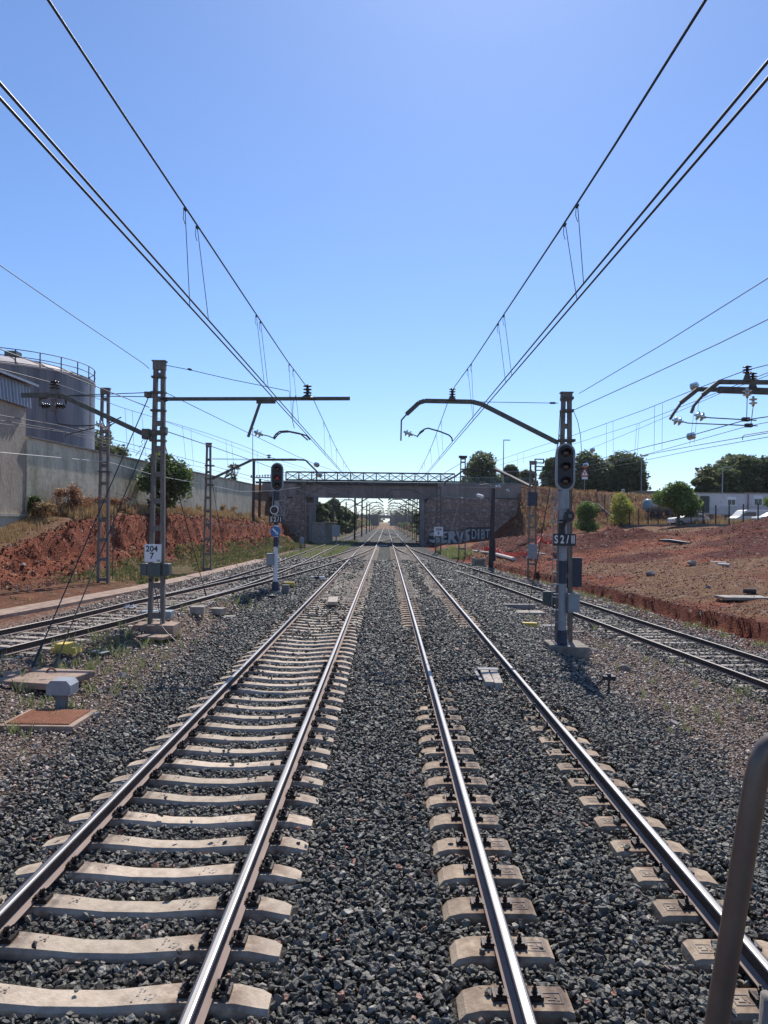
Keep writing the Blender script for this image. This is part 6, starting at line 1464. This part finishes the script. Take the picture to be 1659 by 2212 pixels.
for i, (px, py, lb) in enumerate([(673, 1250.5, 'black and white striped bar between the left main track and the crossing track, nearest'), (705, 1213, 'black and white striped bar farther off between the left converging tracks')]):
    c = G(px, py); t = thing('striped_bar', lb.split(',')[0]+(' in front' if i == 0 else ''), 'marker bar', c)
    for k in range(5):
        m = MB(); m.box((c.x-.56+k*.28, c.y, c.z+.07), (.28, .15, .13)); m.build('stripe', M['white' if k % 2 == 0 else 'black'], t)
block('red_marker', 'small dull red block beside the farther striped bar', 'marker', 725, 1209, (.5, .2, .15), 'rust', 0)
block('white_bar', 'white bar lying across the middle between the main tracks near the bridge', 'marker bar', 826, 1179.5, (1.35, .2, .08), 'white', 0)
c = G(1315, 1502); t = thing('track_peg', 'small black junction head on a stake with a cable by the right track', 'marker', c)
m = MB(); m.box((c.x, c.y, c.z+.12), (.035, .035, .5)); m.build('stake', M['black'], t); m = MB(); m.box((c.x, c.y, c.z+.36), (.24, .14, .08)); m.box((c.x, c.y, c.z+.42), (.07, .07, .05)); m.build('head', M['black'], t)
m = MB(); m.tube([(c.x-.12, c.y, c.z+.34), (c.x-.25, c.y, c.z+.2), (c.x-.45, c.y+.05, c.z+.1), (c.x-.7, c.y+.3, c.z+.06)], .018, 6); m.build('cable', M['black'], t)
# slab and pipe on the right field
block('concrete_slab', 'large pale concrete slab lying on the brown field at the right', 'slab', 1605, 1294, (1.9, 1.0, .11), 'concrete', .05)
c = G(1605, 1283); m = MB(); m.lathe((c.x+.0, c.y, c.z+.13), (1, -.5, 0), [(0, .10), (.5, .12)], 12); tag(m.build('pipe_stub', M['wood_pole'], base=c), 'short dark pipe stub behind the large pale slab', 'pipe')
block('concrete_kerb_block', 'flat concrete block in front of the mesh fence', 'block', 1376, 1138, (1.4, .9, .4), 'concrete', 0)
for i, (px0, py0, px1, py1, lb, rr, mt) in enumerate([(1021, 1192, 1066, 1197, 'pale pipe lying left of the dark lamp pole', .10, 'pipe'), (1070, 1201, 1110, 1212, 'pale pipe on the earth right of the dark lamp pole', .15, 'pipe'), (1142, 1196, 1178, 1199, 'thin pale pipe behind the mast with cabinet', .07, 'pipe'), (1535, 1216, 1570, 1219, 'thin pale strip of wood on the right field', .06, 'pipe'), (1552, 1222, 1577, 1224, 'short pale board on the right field', .08, 'pipe')]):
    a, b_ = G(px0, py0), G(px1, py1); a.z += rr; b_.z += rr; m = MB(); m.tube([a, b_], rr, 10); tag(m.build('pipe', M[mt], base=a), lb, 'pipe')
# orange mesh barrier lying on the earth
def netband(label, pts, w_):
    vs, fs = [], []; rn = random.Random(4)
    cs = []
    for px, py in pts: c = G(px, py); cs.append(c)
    pp = []
    for a, b_ in zip(cs, cs[1:]):
        k = max(2, int((b_-a).length/.25))
        for i in range(k): pp.append(a.lerp(b_, i/k))
    pp.append(cs[-1])
    for i, p in enumerate(pp):
        hh = w_*rn.uniform(.55, 1.1); z = gh(p.x, p.y)+.03
        for k in range(4): vs.append((p.x+rn.uniform(-.05, .05), p.y+k*.1+rn.uniform(-.08, .08), z+hh*k/3))
    for i in range(len(pp)-1):
        for k in range(3): fs.append((i*4+k, (i+1)*4+k, (i+1)*4+k+1, i*4+k+1))
    m = MB(); m.add(vs, fs); o = m.build('barrier_net', M['net'], base=cs[0]); tag(o, label, 'netting')
    w2 = o.modifiers.new('mesh', 'WIREFRAME'); w2.thickness = .05; w2.use_replace = True
    sub = o.modifiers.new('fine', 'SUBSURF'); sub.levels = sub.render_levels = 1; sub.subdivision_type = 'SIMPLE'
    o.modifiers.move(1, 0)
netband('crumpled orange mesh netting strung over the red earth left of the near signal', [(1045, 1191), (1062, 1193), (1085, 1203), (1110, 1209), (1140, 1203), (1165, 1186), (1205, 1176)], .45)
netband('short piece of orange netting showing right of the signal name plate', [(1236, 1168), (1255, 1166)], .4)
m = MB(); a = G(1030, 1195); m.bar(a, a+Vector((.5, 0, 1.1)), .1); m.bar(a+Vector((.5, 0, 1.1)), a+Vector((1.1, .2, .1)), .1); m.bar(a+Vector((.05, 0, .1)), a+Vector((1.1, .2, .1)), .08); tag(m.build('wood_trestle', M['wood'], base=a), 'small leaning wooden trestle by the lattice mast before the graffiti', 'trestle')
c = G(1034, 1227); m = MB(); m.box((c.x-.42, c.y, c.z+.35), (.14, .8, .9)); m.box((c.x+.42, c.y, c.z+.35), (.14, .8, .9)); m.box((c.x, c.y+.3, c.z+.3), (.75, .15, .8)); m.box((c.x, c.y, c.z+.1), (.75, .7, .15))
tag(m.build('cable_pit', M['concrete'], base=c), 'open concrete cable pit with raised sides beside the right siding', 'concrete pit')
# earth clods and field stones
rs = random.Random(31)
def rock(name, label, px, py, s, mt, group=None, cat='stone'):
    c = G(px, py)
    if -8.8 < c.x < 8: c.z += .03
    bm = bmesh.new()
    for _ in range(16):
        v = Vector((rs.gauss(0, 1), rs.gauss(0, 1), rs.gauss(0, 1))).normalized(); bm.verts.new((v.x*s*.5, v.y*s*.4, v.z*s*.33))
    bmesh.ops.convex_hull(bm, input=bm.verts); bmesh.ops.delete(bm, geom=[v for v in bm.verts if not v.link_faces], context='VERTS')
    me = bpy.data.meshes.new(name); bm.to_mesh(me); bm.free(); me.materials.append(M[mt]); o = link(bpy.data.objects.new(name, me)); o.location = c+Vector((0, 0, s*.2)); tag(o, label, cat, group)
for px, py, s, lb in [(1348, 1452, .34, 'large grey brown stone on the gravel right of the near signal'), (1400, 1464, .20, 'flat stone right of the large grey brown stone'), (1455, 1573, .22, 'brownish stone in the dark ballast at the right'), (1300, 1442, .18, 'small dark stone left of the large grey brown stone'), (1255, 1412, .35, 'broken concrete lump at the foot of the near signal base'), (1282, 1412, .28, 'second broken lump right of the near signal base'), (1530, 1270, .3, 'dark small stone on the right field'), (1405, 1244, .55, 'dark lump on the brown field right of the signal'), (1494, 1222, .65, 'tree stump like block on the brown field'), (238, 1478, .16, 'pale flat stone on the dark ballast at the left'), (265, 1467, .22, 'grey pointed stone on the ballast at the left'), (345, 1368, .35, 'broken lump leaning on the plated mast foundation'), (322, 1362, .3, 'broken rock in front of the plated mast foundation'), (208, 1555, .2, 'grey stone beside the rusty drain cover')]:
    rock('stone', lb, px, py, s, 'stone')
for i, (px, py, s) in enumerate([(1200, 1205, .9), (1188, 1212, .6), (1212, 1212, .7), (1222, 1202, .8), (1470, 1177, .35), (1480, 1184, .3), (1462, 1171, .3)]):
    rock('earth_clod', 'dark red clod of dug earth in the heap %s' % ('left of the near signal' if i < 4 else 'on the right field'), px, py, s, 'earth', 'dug clods by the signal' if i < 4 else 'dug clods on the field', 'earth clod')
m = MB(); a = G(1468, 1176); pts = [a+Vector(v) for v in ((-.9, 1.6, .22), (-.4, .8, .2), (.1, .1, .12), (.5, -.7, .1))]
m.tube(pts, [.08, .14, .12, .06], 7); tag(m.build('plastic_sheet', M['navy'], base=pts[0]), 'torn dark plastic sheet with shiny folds lying on the right field', 'plastic sheet')
# concrete path along the foot of the bank
m = MB(); PT = [(8, -13.2), (14, -11.8), (20.7, -10.6), (29, -9.85), (38, -9.5), (48, -9.35), (56, -9.3)]
k = 0; y = 8.
while y <= 56:
    x = curve(PT, y); ww = .33+.06*noise.noise(Vector((0, y*.4, 0))); z = gh(x, y)
    m.v += [(x-ww, y, gh(x-ww, y)+.10), (x+ww, y, gh(x+ww, y)+.10), (x+ww, y, z-.2), (x-ww, y, z-.2)]
    if k: b0 = (k-1)*4; b1 = k*4; m.f += [(b0, b0+1, b1+1, b1), (b0+1, b0+2, b1+2, b1+1), (b0+3, b0, b1, b1+3)]; m.mi += [0]*3
    k += 1; y += .5
o = m.build('path', M['conc_pink']); o['kind'] = 'structure'
# crumpled blue and white litter
c = G(281, 1319); m = MB()
for _ in range(10):
    m.add([(c.x+rs.uniform(-.2, .2), c.y+rs.uniform(-.1, .1), c.z+rs.uniform(.05, .22)) for _ in range(3)], [(0, 1, 2)])
tag(m.build('litter', M['plate'], base=c), 'crumpled pale piece of litter in the weeds behind the plated mast', 'litter')
# ---------------------------------------------------------------- handrail of the cab, close to the camera
t = thing('handrail', 'worn brown metal cab handrail rising at the lower right corner', 'handrail', P(1560, 1990, 1.15))
m = MB(); Yh = 1.15
m.tube([P(1800, 1575, Yh), P(1700, 1590, Yh), P(1672, 1603, Yh), P(1652, 1622, Yh), P(1640, 1650, Yh), P(1632, 1690, Yh), P(1614, 1800, Yh), P(1584, 1990, Yh), P(1553, 2180, Yh), P(1536, 2300, Yh), P(1510, 2500, Yh)], [.0165]*5+[.0175]*6, 20)
m.build('tube', M['handrail'], t, smooth=True)
m = MB(); m.tube([P(1664, 2150, 1.0), P(1655, 2300, 1.0), P(1650, 2450, 1.0)], .012, 12); tag(m.build('rod', M['mast'], smooth=True, base=P(1664, 2150, 1.)), 'thin grey metal rod just inside the lower right corner', 'rod')

# ---------------------------------------------------------------- air
m = MB(); m.box((0, 1980, 14), (5200, 4140, 46)); hz = m.build('haze', M['white']); hz['kind'] = 'stuff'; hz.data.materials.clear()
hm = bpy.data.materials.new('haze_air'); hm.use_nodes = True; n = hm.node_tree; n.nodes.clear()
pv = n.nodes.new('ShaderNodeVolumePrincipled'); pv.inputs['Density'].default_value = .00010; pv.inputs['Color'].default_value = (.86, .92, 1, 1); pv.inputs['Anisotropy'].default_value = .3
ou = n.nodes.new('ShaderNodeOutputMaterial'); n.links.new(pv.outputs[0], ou.inputs['Volume']); hz.data.materials.append(hm)
